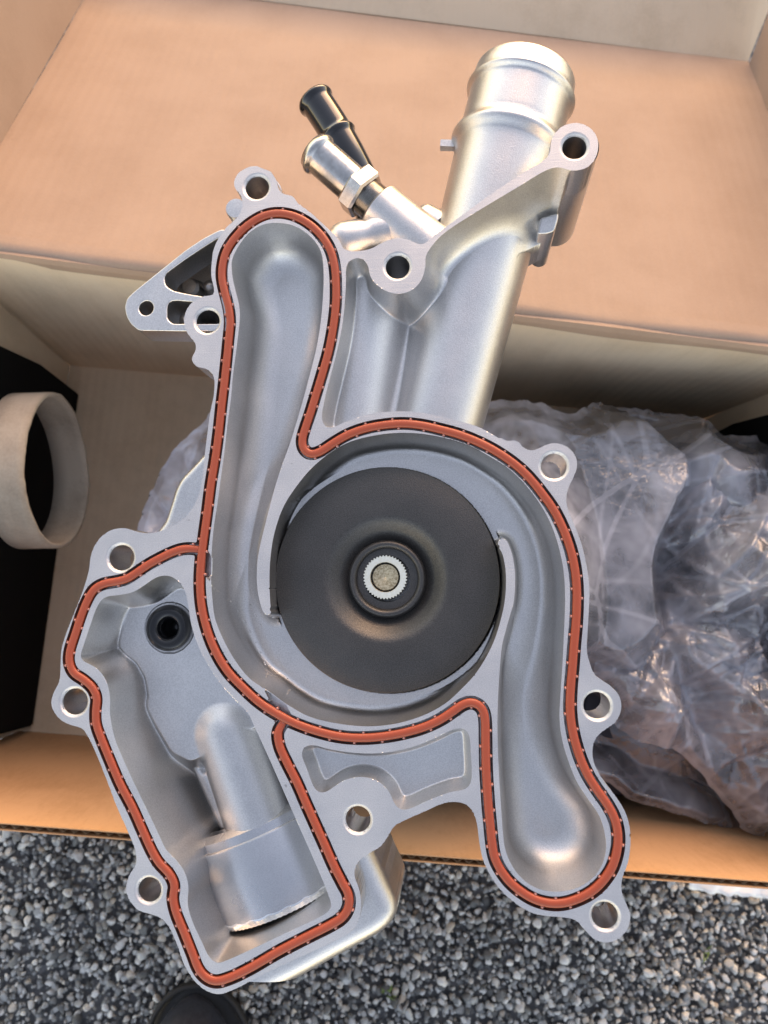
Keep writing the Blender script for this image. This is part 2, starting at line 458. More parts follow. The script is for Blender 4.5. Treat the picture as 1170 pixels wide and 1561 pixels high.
def slab(name, pts, nrm, m, label, cat, group=None):
    n = len(pts); V = [np.asarray(p) for p in pts] + [np.asarray(p) + nrm for p in pts]
    Fc = [tuple(range(n))[::-1], tuple(range(n, 2 * n))] + [(i, (i + 1) % n, n + (i + 1) % n, n + i) for i in range(n)]
    c = np.mean(V, 0); c[2] = min(v[2] for v in V)
    o = link(name, mesh(name, np.array(V) - c, Fc), m, smooth=False); o.location = c
    bm = bmesh.new(); bm.from_mesh(o.data); bmesh.ops.recalc_face_normals(bm, faces=bm.faces)
    bmesh.ops.bevel(bm, geom=bm.edges[:], offset=.0012, segments=2, affect='EDGES'); bm.to_mesh(o.data); bm.free()
    return tag(o, label, cat, group)
Z0 = .0048
def at(u, v, z): return BL + E1 * u + E2 * v + EZ * (z - .004)
slab('foam_pad', [at(.0008, -.021, Z0), at(.0008, -.021, .07), at(-.003, -.032, .168), at(-.003, -.255, .168), at(.0008, -.258, Z0)], E1 * .009, FOAM,
     'black foam pad against the left wall of the box behind the paper tube', 'foam pad')
slab('foam_pad', [at(BW - .0098, -.021, Z0), at(BW - .0098, -.021, .07), at(BW - .006, -.032, .168), at(BW - .006, -.255, .168), at(BW - .0098, -.258, Z0)], E1 * .009, FOAM,
     'black foam pad against the right wall of the box beside the clear bag', 'foam pad')

# ------------------------------------------------------------------ paper tube at the left
PAPER = card('grey_paperboard', (.25, .195, .150), (.37, .30, .235), (1, 1, 1), .3)
tcz = .122; tc_ = onz((90, 719), tcz); tdir = np.array([1.0, .02, .03]); tdir /= np.linalg.norm(tdir)
TR = 119 / F * (CAM_H - tcz) * 1.0
x_, y_, d_ = frame_of(tdir)
V = []; Fc = []; n = 96
rg = np.random.default_rng(3); jit = np.convolve(rg.normal(size=n + 20), np.ones(5) / 5, 'same')[10:n + 10]
prof = [(0, TR - .0024), (.0003, TR - .0016), (0, TR), (-.004, TR + .0001), (-.012, TR), (-.021, TR), (-.021, TR - .0026), (-.012, TR - .0026), (-.004, TR - .0025)]
for q, (t, r) in enumerate(prof):
    for k in range(n):
        a = 2 * math.pi * k / n; j = jit[k] * .0007 if q < 3 else 0
        V.append(d_ * (t + j) + (x_ * math.cos(a) + y_ * math.sin(a)) * (r + .0006 * math.sin(3 * a + 1) + jit[k] * .0002))
m_ = len(prof)
for q in range(m_):
    for k in range(n): Fc.append((q * n + k, q * n + (k + 1) % n, ((q + 1) % m_) * n + (k + 1) % n, ((q + 1) % m_) * n + k))
o = link('paper_tube', mesh('paper_tube', V, Fc), PAPER); o.location = tc_
tag(o, 'short grey paperboard tube standing out from the black foam at the left', 'paper tube')

# ------------------------------------------------------------------ clear bag with black parts in it
def bag_mat(name, haze, gl):
    m = bpy.data.materials.new(name); m.use_nodes = True; nt = m.node_tree; nt.nodes.clear()
    out = N(m, 'ShaderNodeOutputMaterial'); tr = N(m, 'ShaderNodeBsdfTransparent'); tr.inputs[0].default_value = (.94, .94, .95, 1)
    g_ = N(m, 'ShaderNodeBsdfGlossy'); g_.inputs['Roughness'].default_value = .06; g_.inputs['Color'].default_value = (1, 1, 1, 1)
    df = N(m, 'ShaderNodeBsdfDiffuse'); df.inputs[0].default_value = (.84, .83, .90, 1)
    tl = N(m, 'ShaderNodeBsdfTranslucent'); tl.inputs[0].default_value = (.8, .8, .82, 1)
    fr = N(m, 'ShaderNodeLayerWeight'); fr.inputs['Blend'].default_value = gl
    v = coord(m); nz = noise(m, v, 30, 3, .6)
    hz_ = N(m, 'ShaderNodeMapRange'); hz_.inputs['From Min'].default_value = .35; hz_.inputs['From Max'].default_value = .7
    hz_.inputs['To Min'].default_value = haze * .45; hz_.inputs['To Max'].default_value = haze * 2.6; L(m, nz, hz_.inputs[0])
    la = N(m, 'ShaderNodeAttribute', attribute_name='layers'); hm = N(m, 'ShaderNodeMath', operation='MULTIPLY'); L(m, hz_.outputs[0], hm.inputs[0]); L(m, la.outputs['Fac'], hm.inputs[1]); hz_ = hm
    cra = N(m, 'ShaderNodeAttribute', attribute_name='crease'); crm = N(m, 'ShaderNodeMapRange')
    for k_, v_ in (('From Min', .12), ('From Max', 1.0), ('To Min', 0.0), ('To Max', .20)): crm.inputs[k_].default_value = v_
    L(m, cra.outputs['Fac'], crm.inputs[0])
    ad = N(m, 'ShaderNodeMath', operation='ADD', use_clamp=True); L(m, hz_.outputs[0], ad.inputs[0]); L(m, crm.outputs[0], ad.inputs[1]); hz_ = ad
    d2 = N(m, 'ShaderNodeMixShader'); d2.inputs[0].default_value = .4; L(m, df.outputs[0], d2.inputs[1]); L(m, tl.outputs[0], d2.inputs[2])
    m1 = N(m, 'ShaderNodeMixShader'); L(m, hz_.outputs[0], m1.inputs[0]); L(m, tr.outputs[0], m1.inputs[1]); L(m, d2.outputs[0], m1.inputs[2])
    m2 = N(m, 'ShaderNodeMixShader'); L(m, fr.outputs['Fresnel'], m2.inputs[0]); L(m, m1.outputs[0], m2.inputs[1]); L(m, g_.outputs[0], m2.inputs[2])
    L(m, m2.outputs[0], out.inputs[0])
    bp_ = N(m, 'ShaderNodeBump'); bp_.inputs['Strength'].default_value = .35; bp_.inputs['Distance'].default_value = .003
    L(m, noise(m, v, 160, 3, .6), bp_.inputs['Height']); L(m, bp_.outputs[0], g_.inputs['Normal']); return m
BAG = bag_mat('clear_plastic', .46, .44)

def facets(X_, Y_, n, k, rg, lo_, hi_):
    """crumpled film: one faceted bowl minus another, so straight creases run both ways"""
    out = np.zeros(X_.shape); ext = (hi_ - lo_) * .25
    for sgn in (1, -1):
        a = rg.uniform(0, math.pi); st = rg.uniform(1.5, 3.0); ca, sa = math.cos(a), math.sin(a)
        U_ = X_ * ca + Y_ * sa; W_ = (-X_ * sa + Y_ * ca) * st
        best = np.full(X_.shape, -1e9)
        for _ in range(n):
            c = rg.uniform(lo_ - ext, hi_ + ext); cu_ = c[0] * ca + c[1] * sa; cw_ = (-c[0] * sa + c[1] * ca) * st
            best = np.maximum(best, 2 * (cu_ * U_ + cw_ * W_) - cu_ * cu_ - cw_ * cw_ + rg.normal() * .00025)
        best -= U_ ** 2 + W_ ** 2
        out += sgn * best
    return out * k

def pip(P, X_, Y_):
    M_ = np.zeros(X_.shape, bool); n = len(P)
    for i in range(n):
        a, b = P[i], P[(i + 1) % n]
        c = ((a[1] > Y_) != (b[1] > Y_)) & (X_ < (b[0] - a[0]) * (Y_ - a[1]) / (b[1] - a[1] + 1e-12) + a[0]); M_ ^= c
    return M_

def sheet(name, px, zc, height, seed, edge_drop, h=.0010, amps=((12, 2.8), (30, 1.9), (80, 1.0)), nr=170, parent=None, m=None):
    P = resample(catmull([onz(p, zc)[:2] for p in px], True, .004), .004, True)
    rg = np.random.default_rng(seed); P = P + rg.normal(size=P.shape) * .0006
    lo_, hi_ = P.min(0), P.max(0)
    xs = np.arange(lo_[0], hi_[0] + h, h); ys = np.arange(lo_[1], hi_[1] + h, h); X_, Y_ = np.meshgrid(xs, ys)
    D = np.full(X_.shape, 9.0); Q = np.vstack([P, P[:1]]); NXX = np.zeros(X_.shape); NYY = np.zeros(X_.shape)
    for a, b in zip(Q[:-1], Q[1:]):
        d = b - a; t = np.clip(((X_ - a[0]) * d[0] + (Y_ - a[1]) * d[1]) / d.dot(d), 0, 1)
        cx_ = a[0] + t * d[0]; cy_ = a[1] + t * d[1]; dd = np.hypot(X_ - cx_, Y_ - cy_); k = dd < D
        D = np.where(k, dd, D); NXX = np.where(k, cx_, NXX); NYY = np.where(k, cy_, NYY)
    ins = pip(P, X_, Y_)
    near = D < h * .75
    X_ = np.where(near, NXX, X_); Y_ = np.where(near, NYY, Y_); D = np.where(near, 0, D)
    keep = ins | near
    Z = height(X_, Y_)
    c = np.zeros(X_.shape)
    for n, a in amps:
        wx = X_ + .002 * np.sin(Y_ * 60 + seed) ; wy = Y_ + .002 * np.sin(X_ * 55 + seed * 2)
        c += facets(wx, wy, n, a, rg, lo_, hi_)
    c -= np.median(c[keep]); cr = np.zeros(X_.shape); cr[1:-1, 1:-1] = np.abs(c[1:-1, 2:] + c[1:-1, :-2] + c[2:, 1:-1] + c[:-2, 1:-1] - 4 * c[1:-1, 1:-1]) / h
    for _ in range(nr):                                        # long sharp pinched folds
        c0_ = rg.uniform(lo_, hi_); a = rg.normal() * .6 + rg.choice([.5, 2.1, 1.2]); ll = rg.uniform(.006, .05) if RNG.random() < .8 else .075; wd = rg.uniform(.0003, .0010); bd = rg.normal() * 8
        q = np.abs(X_ - c0_[0]) + np.abs(Y_ - c0_[1]) < .12
        xl = (X_[q] - c0_[0]) * math.cos(a) + (Y_[q] - c0_[1]) * math.sin(a); yl = -(X_[q] - c0_[0]) * math.sin(a) + (Y_[q] - c0_[1]) * math.cos(a)
        yl = yl - bd * xl ** 2; e_ = np.clip(1 - (xl / ll) ** 2, 0, 1); g1 = e_ * np.exp(-np.abs(yl) / wd); g2 = e_ * np.exp(-np.abs(yl) / .007)
        am = rg.uniform(.0010, .0032) * rg.choice([1, 1, -1]); c[q] += am * (g1 * .7 + g2); cr[q] += g1 * rg.uniform(.2, .9) ** 1.5
    for _ in range(1): cr = (cr + np.roll(cr, 1, 0) + np.roll(cr, -1, 0) + np.roll(cr, 1, 1) + np.roll(cr, -1, 1)) / 5
    cr *= 1.8
    Z = Z + np.clip(c, -.03, .03) * np.clip(D / .02, .25, 1)
    Z = Z - edge_drop * np.exp(-D / .010)
    kq = keep[:-1, :-1] & keep[1:, :-1] & keep[:-1, 1:] & keep[1:, 1:]
    j, i = np.nonzero(kq); idx = np.arange(X_.size).reshape(X_.shape)
    q = np.stack([idx[j, i], idx[j, i + 1], idx[j + 1, i + 1], idx[j + 1, i]], 1)
    used, inv = np.unique(q, return_inverse=True)
    me = np_mesh(name, np.stack([X_.ravel()[used], Y_.ravel()[used], Z.ravel()[used]], 1), inv.reshape(-1, 4))
    lay = 1.1 - .62 * np.clip((X_ - .085 - .25 * np.clip(Y_ - .02, -.1, .1) + .008 * np.sin(Y_ * 90)) / .022, 0, 1)
    la_ = me.attributes.new('layers', 'FLOAT', 'POINT'); la_.data.foreach_set('value', lay.ravel()[used].astype(np.float32))
    at_ = me.attributes.new('crease', 'FLOAT', 'POINT'); at_.data.foreach_set('value', np.clip(cr.ravel()[used], 0, 2).astype(np.float32))
    o = link(name, me, m or BAG, parent, smooth=True); return o

LUMPS = [((650, 900), .185, .080, .19, .02), ((1060, 930), .10, .09, .125, .03), ((1110, 850), .12, .06, .135, .02), ((1090, 1100), .10, .07, .125, .02)]
def bag_h(X_, Y_):
    Z = np.full(X_.shape, .100)
    for p, zr_, s, top, sf in LUMPS:
        c = onz(p, top); d = np.hypot(X_ - c[0], Y_ - c[1])
        Z = np.maximum(Z, .09 + (top - .09) / (1 + np.exp((d - s) / sf)))
    return Z
BAG1 = [(205,805),(214,765),(250,702),(300,650),(350,600),(520,590),(740,612),(790,612),(830,618),(868,632),(900,616),(932,611),(1000,618),(1040,626),(1080,641),(1092,665),(1150,664),(1190,668),(1218,760),(1222,1000),(1218,1200),(1200,1295),(1170,1286),(1100,1263),(1030,1240),(985,1228),(952,1214),(930,1196),(880,1190),(760,1170),(560,1170),(380,1120),(280,960),(225,860)]
bag = sheet('plastic_bag', BAG1, .100, bag_h, 5, .006)
tag(bag, 'large crumpled clear plastic bag with black parts in the right of the box', 'plastic bag')
BAG2 = [(905,800),(960,735),(1010,700),(1060,672),(1088,660),(1150,664),(1195,668),(1222,760),(1222,1200),(1200,1295),(1165,1284),(1120,1230),(1040,1150),(960,1120),(915,1010),(940,920)]
sheet('bag_fold', BAG2, .13, lambda X_, Y_: bag_h(X_, Y_) + .014, 9, .012, parent=bag)

BLK = mat('black_moulded_plastic', (.008, .010, .020), .5)
def rbox(name, c, size, rz, bev, m, label, cat):
    bm = bmesh.new(); bmesh.ops.create_cube(bm, size=1)
    for v in bm.verts: v.co = Vector((v.co.x * size[0], v.co.y * size[1], (v.co.z + .5) * size[2]))
    bmesh.ops.bevel(bm, geom=bm.edges[:], offset=bev, segments=4, affect='EDGES')
    me = bpy.data.meshes.new(name); bm.to_mesh(me); bm.free()
    o = link(name, me, m); sharp(o, 40); o.location = c; o.rotation_euler = (0, 0, rz)
    return tag(o, label, cat)
c = at(.402, -.105, .006)
mp_ = rbox('moulded_cover', (c[0], c[1], .006), (.102, .128, .096), TH, .014, BLK, 'black moulded cover inside the clear bag by the right wall of the box', 'cover')
for k in range(5):
    V, Fc = sweep([(-.045, -.045 + k * .022, .0945), (.045, -.045 + k * .022, .0945)], [(-.002, -.002), (.002, -.002), (.0015, .003), (-.0015, .003)])
    link('rib', mesh('rib', V, Fc), BLK, mp_, False)
c = at(.385, -.2085, .006)
pl = empty('pulley', (c[0], c[1], .006)); tag(pl, 'black grooved pulley wrapped in the clear bag nearest the front wall', 'pulley')
prof = [(0, .01), (0, .050)]
for k in range(7): prof += [(.012 + k * .008, .052), (.016 + k * .008, .046)]
prof += [(.072, .052), (.074, .050), (.074, .042), (.060, .040), (.058, .018), (.080, .017), (.080, .008), (.05, .007)]
V, Fc = lathe(prof, (0, 0, 0), (0, 0, 1), 64, caps=False); o = link('rim', mesh('rim', V, Fc), BLK, pl); sharp(o, 40)
V, Fc = lathe([(.04, .0001), (.083, .0001), (.083, .0055), (.081, .0065), (.04, .0065)], (0, 0, 0), (0, 0, 1), 32, caps=False); o = link('hub', mesh('hub', V, Fc), BLK, pl); sharp(o, 40)
# black block that carries the pump, under the bag
c = onz((650, 900), .17)
rbox('foam_block', (c[0], c[1], .006), (.115, .11, .160), TH, .006, BLK, 'black block under the clear bag that carries the pump', 'block')

# ------------------------------------------------------------------ boot, paper, sprouts
LEATHER = cast_metal('dark_boot_leather', (.016, .020, .030), (.030, .036, .050), .38, .55, 500, .5, metal=0.0)
SOLE = mat('boot_sole', (.014, .014, .015), .7)
bt = onz((314, 1508), .055)
boot = empty('boot', (bt[0] - .014, bt[1] - .047, -.004)); boot.rotation_euler = (0, 0, math.radians(6))
boot.scale = (.80, .9, .88)
tag(boot, 'dark blue black boot with its toe at the lower edge of the frame', 'boot')
def loft(secs, n=36):
    V = []; Fc = []
    for y, hw, z0, z1, p in secs:
        for k in range(n):
            a = 2 * math.pi * k / n; cc, ss = math.cos(a), math.sin(a)
            V.append((hw * math.copysign(abs(cc) ** p, cc), y, z0 + (z1 - z0) * (.5 + .5 * math.copysign(abs(ss) ** p, ss))))
    m = len(secs)
    for i in range(m - 1):
        for k in range(n): Fc.append((i * n + k, (i + 1) * n + k, (i + 1) * n + (k + 1) % n, i * n + (k + 1) % n))
    Fc.append(tuple(range(n))); Fc.append(tuple((m - 1) * n + k for k in range(n))[::-1]); return V, Fc
secs = []
for k in range(13):
    a = math.pi / 2 * k / 12; secs.append((.028 - .055 * (1 - math.sin(a)) - .0, max(.040 * math.cos(a), .001), .016, .016 + max(.050 * math.cos(a) ** .8, .0015), .9))
secs = secs[::-1]
secs = [(y, hw, z0, z1, p) for y, hw, z0, z1, p in secs]
secs += [(-.05, .0415, .014, .072, .85), (-.08, .043, .014, .082, .85), (-.11, .042, .014, .098, .85), (-.14, .040, .014, .125, .85), (-.17, .039, .014, .16, .9), (-.20, .041, .014, .21, .9), (-.24, .041, .014, .25, .9), (-.27, .036, .014, .26, .95), (-.285, .02, .02, .255, 1)]
o = link('upper', mesh('upper', *loft(secs)), LEATHER, boot)
ss = [(y + (.004 if i < 13 else 0), hw + .004, .0, .016, .6) for i, (y, hw, *_r) in enumerate(secs)]
o = link('sole', mesh('sole', *loft(ss)), SOLE, boot); sharp(o, 50)
wl = [(hw + .0042, y + (.005 if i < 13 else 0), .017) for i, (y, hw, *_r) in enumerate(secs)]
wl = [(-x, y, z) for x, y, z in wl[::-1]] + wl
o = link('welt', mesh('welt', *sweep(resample(np.array(wl), .004, True), circ(.0022, 8), True)), SOLE, boot)

WHITE = mat('white_paper', (.80, .80, .78), .7)
V = []; Fc = []
pa, pb = onz((1050, 1342), .012), onz((1215, 1366), .012); pw = onz((1175, 1362), .012) - onz((1172, 1340), .012)
for i in range(25):
    u = i / 24
    for j in range(4):
        p = pa * (1 - u) + pb * u + pw * (j / 3 - .35) * (1 + .12 * math.sin(i * 1.7)); V.append((p[0], p[1], .010 + .003 * math.sin(u * 7) + .0015 * math.sin(i * 1.3 + j)))
for i in range(24):
    for j in range(3): Fc.append((i * 4 + j, i * 4 + j + 1, (i + 1) * 4 + j + 1, (i + 1) * 4 + j))
V0_ = np.array(V); c_ = V0_.mean(0); c_[2] = .007
o = link('paper_strip', mesh('paper_strip', V0_ - c_, Fc), WHITE); o.location = c_
sm = o.modifiers.new('thickness', 'SOLIDIFY'); sm.thickness = .0004
tag(o, 'torn white paper strip lying on the gravel along the box front', 'paper strip')

GRASS = mat('grass_blade', (.09, .15, .035), .6)
for (gx, gy, nb_, lb) in ((592, 1512, 6, 'tiny green grass tuft sprouting from gravel below the pump neck'), (1078, 1448, 4, 'tiny green grass tuft sprouting from gravel at the lower right')):
    c = onz((gx, gy), 0); lst = []
    for k in range(nb_):
        a = random.uniform(0, 6.28); l = random.uniform(.006, .012); b = random.uniform(.3, 1.0)
        p0 = np.array([random.uniform(-.003, .003), random.uniform(-.003, .003), -.002]); dr = np.array([math.cos(a) * b, math.sin(a) * b, 1.0])
        pts = [p0 + dr * l * t - np.array([0, 0, .3 * l * t * t]) for t in np.linspace(0, 1, 5)]
        lst.append(sweep(pts, [(-.0006, 0), (0, .00015), (.0006, 0), (0, -.00015)], scale=[1, 1, .9, .6, .1]))
    o = link('grass_tuft', mesh('grass_tuft', *join_vf(lst)), GRASS); o.location = (c[0], c[1], .002)
    tag(o, lb, 'grass', kind='stuff')

# ------------------------------------------------------------------ traced outlines of the pump (photo pixels on its machined face)
OUT = [(391,253.5),(378.8,254.7),(361.7,265.6),(356.2,279.3),(359,289),(366,297),(370,310),(366.8,323.8),(359.8,333.5),(346,345.6),(335.6,359.4),(326,378.4),
(322.7,399),(321.8,420),(326,440.7),(325.3,449.3),(309.7,452),(292.4,461.4),(283.8,473.5),(280.3,489),(283.8,504.7),(290.7,515),(298.5,525.4),(297.6,535.8),(292.4,544.4),(292.4,550.5),
(299.3,559),(309.7,561),(321,567),(326,575.5),(326,600),(320,630),(315.7,663),(311.5,696.6),(308,730),(303,753),(293,774.9),(276.6,793),(253,806.5),(226.6,813),(206.6,809.8),(190,805),
(167.7,808.7),(149.7,823),(139,844.6),(135.4,869.7),(128,894.9),(117.4,923.6),(103,959.5),(94,988),(92.3,1009.7),(90.5,1038.4),(81.5,1056.4),(78,1074),(88.7,1094),(106.7,1104.8),(124.6,1110),(135,1124.6),
(149.7,1156.9),(164,1192.8),(178.4,1231),(196.4,1270.8),(207,1299.5),(207,1317.4),(198,1331.8),(192,1353),(196.4,1371),(210.8,1387.4),(228.7,1392.8),(246.6,1400),(258,1414),(270,1440),(282,1473),(300,1499),(318,1511.8),(336,1515),(359,1506.7),(389.7,1491),
(430.8,1470.8),(469,1453.5),(524.4,1426.7),(540,1415.6),(547.8,1397.8),(550,1373),(546.7,1353),(540,1335),(541,1322),(548.7,1311),(563,1300),(579,1291),(591.8,1273.3),(600.7,1259),(617,1250),(645.6,1237.4),(674,1224.9),(692,1222),(710,1226),(721,1238),
(726.5,1255),(730.6,1286),(736,1310.8),(748.4,1336.8),(764.8,1358.7),(786.7,1377.8),(808.6,1390.7),(833.2,1396),(857.8,1398),(877,1402.4),(890.6,1417.5),(904.3,1431),(923.4,1436.6),(942.6,1431),(956.3,1414.7),(960.4,1392.8),(953.5,1376.4),(946.7,1357.3),(948,1338),(956.3,1316),
(960.4,1286),(959,1258.8),(950.8,1234),(937,1212.3),(918,1187.7),(904.3,1160.4),(902.9,1138.5),(909.8,1122),(923.4,1111),(938.5,1100),(946.7,1078.3),(942.6,1059),(931,1046),(916,1036),(904.5,1026.5),(900,1015),(894.3,994.5),(895,965.5),(897,930.6),(897.8,895.7),(892.8,858),(884,823),(872.5,794),(863,768),
(864,750),(872.5,730),(878.9,712.7),(876.8,695),(863.8,680.7),(843.4,675.5),(826,680.7),(811.5,687),(797,682),(788,672),(770.8,672),(750.9,658)]
OUT_SIDE = [(733,650),(726,632),(714,560),(742,450),(776,385),(798,350),(822,332),(846,316),(858,292),(866,264)]           # runs inside the outlet tube
OUT2 = [(870,260),(875.6,260.5),(896,255),(907,242),(911.5,223),(908,206),(894,192),(875.6,187.7),(855,194),(842.5,208),(838.5,222),(838,233),(827.7,245),(793.5,265.6),(738.8,303),(689,339),(660,360),(648,371),(638,373),
(627.8,367.6),(607,363),(588,367.6),(566,379),(550,382.6),(535.5,383),(524,379.6),(515,364),(503,351.5),(488,337.4),(467.7,320),(454,310),(445.5,299),(433.5,296.4),(425,289.6),(421.5,276),(413,262)]

MAIN = [(337.8,409),(344,383),(361.7,357),(382,339),(402.7,328),(423.2,324.5),(447,328.5),(469.4,340),(488.2,357),(501.9,378),(508.7,400),(511.3,425),(511.5,460),(508,494),(501,532),(492.7,562.5),(482.5,596.7),(472,631),(463,658),(459.8,672),(463,685),(473,692),(487,688.5),(504.7,677),(528.6,663),(556,653),(586.8,647.3),(614,645.5),(642,648),(669,654),(698,661.8),(727,673),(756,688),(785,708),(805.6,727),(826,752),(843.4,776.6),(858,805.6),(869.6,837.6),(876,866.7),(878.9,895.7),(878.9,924.8),(877.4,953.9),(874.8,983),(872.5,1014.9),(869.5,1050),(868.7,1081),(871.5,1108.4),(877,1133),(885,1157.6),(896,1182),(909.8,1204),(923.4,1223),(934.4,1242.4),(940.4,1261.6),(942,1280.7),(939.8,1299.8),(933,1321.7),(920.7,1340.9),(904.3,1357.3),(882.4,1369.6),(857.8,1377),(835.9,1377),(814,1371),(794.9,1360),(777,1345),(763.4,1327.2),(753.8,1308),(749.7,1286),(747,1258.8),(744.3,1231.5),(742.4,1204),(740.7,1176.8),(740,1149.4),(739.6,1122),(739.2,1100),(736.5,1084),(729,1074.5),(718,1070.5),(706,1073.5),(693.7,1081.6),(674.3,1095),(645.6,1108.5),(613.3,1117.5),(581,1123),(548.7,1125),(516.4,1122.6),(484,1115),(450,1103),(419,1087),(392.5,1069),(368.7,1047),(347,1024),(329,995),(314.8,959.5),(306.5,923.6),(304,887.7),(305.9,851.8),(310.5,815.9),(315.6,779),(320.7,739),(327,701),(332.6,660),(337,619),(341,585),(344.6,551),(348,516.7),(350.3,489.4),(348,468.9),(342,445),(337.8,425)]
BR1 = [(305.5,838),(289.7,836),(280,836.5),(268,839.5),(246.6,849),(225,860.8),(207,873),(192.8,882),(174.9,886.6),(157,890),(143,898),(133.6,912.8),(124.6,934),(113.8,966.6),(106,991.8),(104.9,1009.7),(112,1025.9),(126.4,1035.5),(140.8,1049),(146.9,1064.6),(145.4,1081.5),(146,1103),(155,1129),(168,1161),(182,1194),(201.8,1232),(216,1264),(230.5,1296),(242,1315.6),(257.4,1332),(265.3,1349.7),(263,1368),(267,1389),(280,1421.5),(293.3,1455),(302,1477),(313,1490),(328,1496),(348.7,1491),(379.5,1476.5),(424.4,1450.5),(468.9,1427.5),(504.4,1409.5),(522,1398),(531,1382),(531,1364.4),(522,1346.7),(509,1321),(494.9,1289),(480.5,1257),(466,1224.6),(451.8,1192),(437.4,1163.6),(425.5,1137),(423,1116),(430,1103),(434.5,1093)]

POCKET = [(423,340),(397,344),(377,358),(362.5,377),(353.5,397),(354,420),(358,440),(364,464),(365.5,480),(364,500),(360,534),(355,571),(352,606),(347,643),(342,688),(336.5,729),(331,770),(326,801.5),(322.8,837),(321.3,873),(323,905.6),(327.4,941.5),(341,976),(359.5,1008.5),(382,1035.5),(409.5,1053.5),(438,1074),(471,1092),(513,1102.5),(559.5,1107),(602.5,1103),(645.6,1090),(680,1071),(704,1049),(722,1030),(738.8,1005),(753,976),(762,948),(768.5,919),(770.8,892.8),(770,866.7),(765,843),(758.5,832),(758.5,825),(764,820.5),(771,823),(776,833),(781,849),(784.4,872.5),(784.4,895.7),(782.4,919),(776.6,939),(770.8,959.7),(765,983),(762,1012),(759.5,1047),(757.8,1094.7),(758.3,1135.7),(760.7,1190.4),(763.4,1231.5),(766,1267),(769,1291.6),(775.7,1310.8),(789.4,1332.7),(808.6,1349),(830.4,1357.3),(855,1358.7),(882.4,1351.8),(904.3,1336.8),(918,1316.3),(923.4,1291.6),(920.7,1267),(912.5,1242.4),(896,1217.8),(879.7,1193),(866,1160),(856.4,1127.5),(852.3,1094.7),(853.7,1062),(857,1010),(859.4,959.7),(860.9,916),(859.4,878),(853.6,843.4),(842,805.6),(826,773.7),(802.7,741.7),(776.6,715.6),(747.5,696.7),(712.7,678.5),(674.9,667),(640,661),(605,660),(575.4,663),(532,674),(503.6,690),(474.9,713.6),(449.7,744),(431.8,772.8),(419,808.7),(412.5,844.6),(410.5,884),(412,923.6),(413,934),(409,938.5),(403,936),(396,918),(391.6,891),(392.3,855),(395.9,833.8),(405.5,794),(413.8,762),(422.8,729.7),(430,708),(443.8,670),(452,643),(460.9,612.5),(471,575),(481.4,533.8),(488,496),(491.6,458.6),(493,414),(490,387),(482,371),(468,356.5),(448,344.5)]
THERMO = [(257.4,877.6),(239.5,879.5),(221.5,891),(203.6,902),(178,907.5),(164,909),(155,914),(147,927),(138,952),(128,982),(122.8,1000),(126,1007),(135,1011.5),(149.7,1020.5),(162,1038),(167.7,1063.6),(167.7,1088.7),(174.9,1125),(185.6,1152),(203.6,1191.8),(225,1236),(243,1274),(253.8,1295.9),(266.4,1308.4),(280.7,1328),(287,1349.7),(286,1378.4),(293,1403.6),(307.7,1435.9),(320,1460),(331,1467.5),(347,1462.8),(383,1446.6),(440.5,1419.5),(480,1401),(499,1390),(505,1381),(501,1366),(494.9,1350),(477,1307.6),(458.4,1266),(440.5,1225),(419,1176),(401,1136),(388,1108),(378,1087),(358,1067),(332.8,1038),(314.8,1009.7),(300.5,981),(291.5,952),(286.8,923.6),(282.5,902),(271.8,886)]
SMALL = [(477,1135.5),(465,1138),(459.5,1147.7),(468,1172.8),(477,1197),(484,1206.5),(494.9,1207.5),(505.6,1201.5),(523.6,1189.5),(548.7,1184),(573.8,1189.5),(591.8,1205.5),(600.7,1224),(609.7,1233.5),(620.5,1233.5),(652.8,1219.5),(685,1207.5),(711,1201.5),(717.5,1192),(717.4,1147.7),(714.5,1120),(708,1111),(692.3,1111),(663.6,1124.5),(627.7,1138.5),(584.6,1147.3),(541.5,1147.5),(498.5,1141)]
RECESS = [(760,668),(730,651.4),(689.3,639.4),(641.5,629),(597,627.4),(562.8,631.5),(525,643.5),(506,652),(496,650.5),(490.5,639),(494.4,610.3),(504.7,569.3),(516.7,521.5),(523.5,480.4),(527,432.6),(527,412),(530,401),(540,394),(552,395),(560.5,405),(564.5,422.3),(576.5,436.5),(593.6,446),(610.7,448),(629,441.5),(642.5,426),(648,406),(648.5,391),(655,379),(673.8,358),(725,323.8),(793.5,282.7),(827.7,262),(843,256),(856,256),(866,259.5),(880,262)]
HOLES = [(391,285,18),(605.5,406,18.5),(875.6,223.5,18.5),(315.7,489,18),(183.8,850,19.7),(112.8,1069.7,20),(226.5,1357,18.7),(545,1249.5,20),(922,1396.5,21),(909.8,1075.6,21),(844.2,710,20)]

# ------------------------------------------------------------------ height field of the front of the casting
H_ = .32
o_all = np.array([pp(p) for p in OUT + OUT2])
lo = o_all.min(0) - 2; hi = o_all.max(0) + 2
NX, NY = int((hi[0] - lo[0]) / H_) + 1, int((hi[1] - lo[1]) / H_) + 1
GX, GY = np.meshgrid(lo[0] + H_ * np.arange(NX), lo[1] + H_ * np.arange(NY))

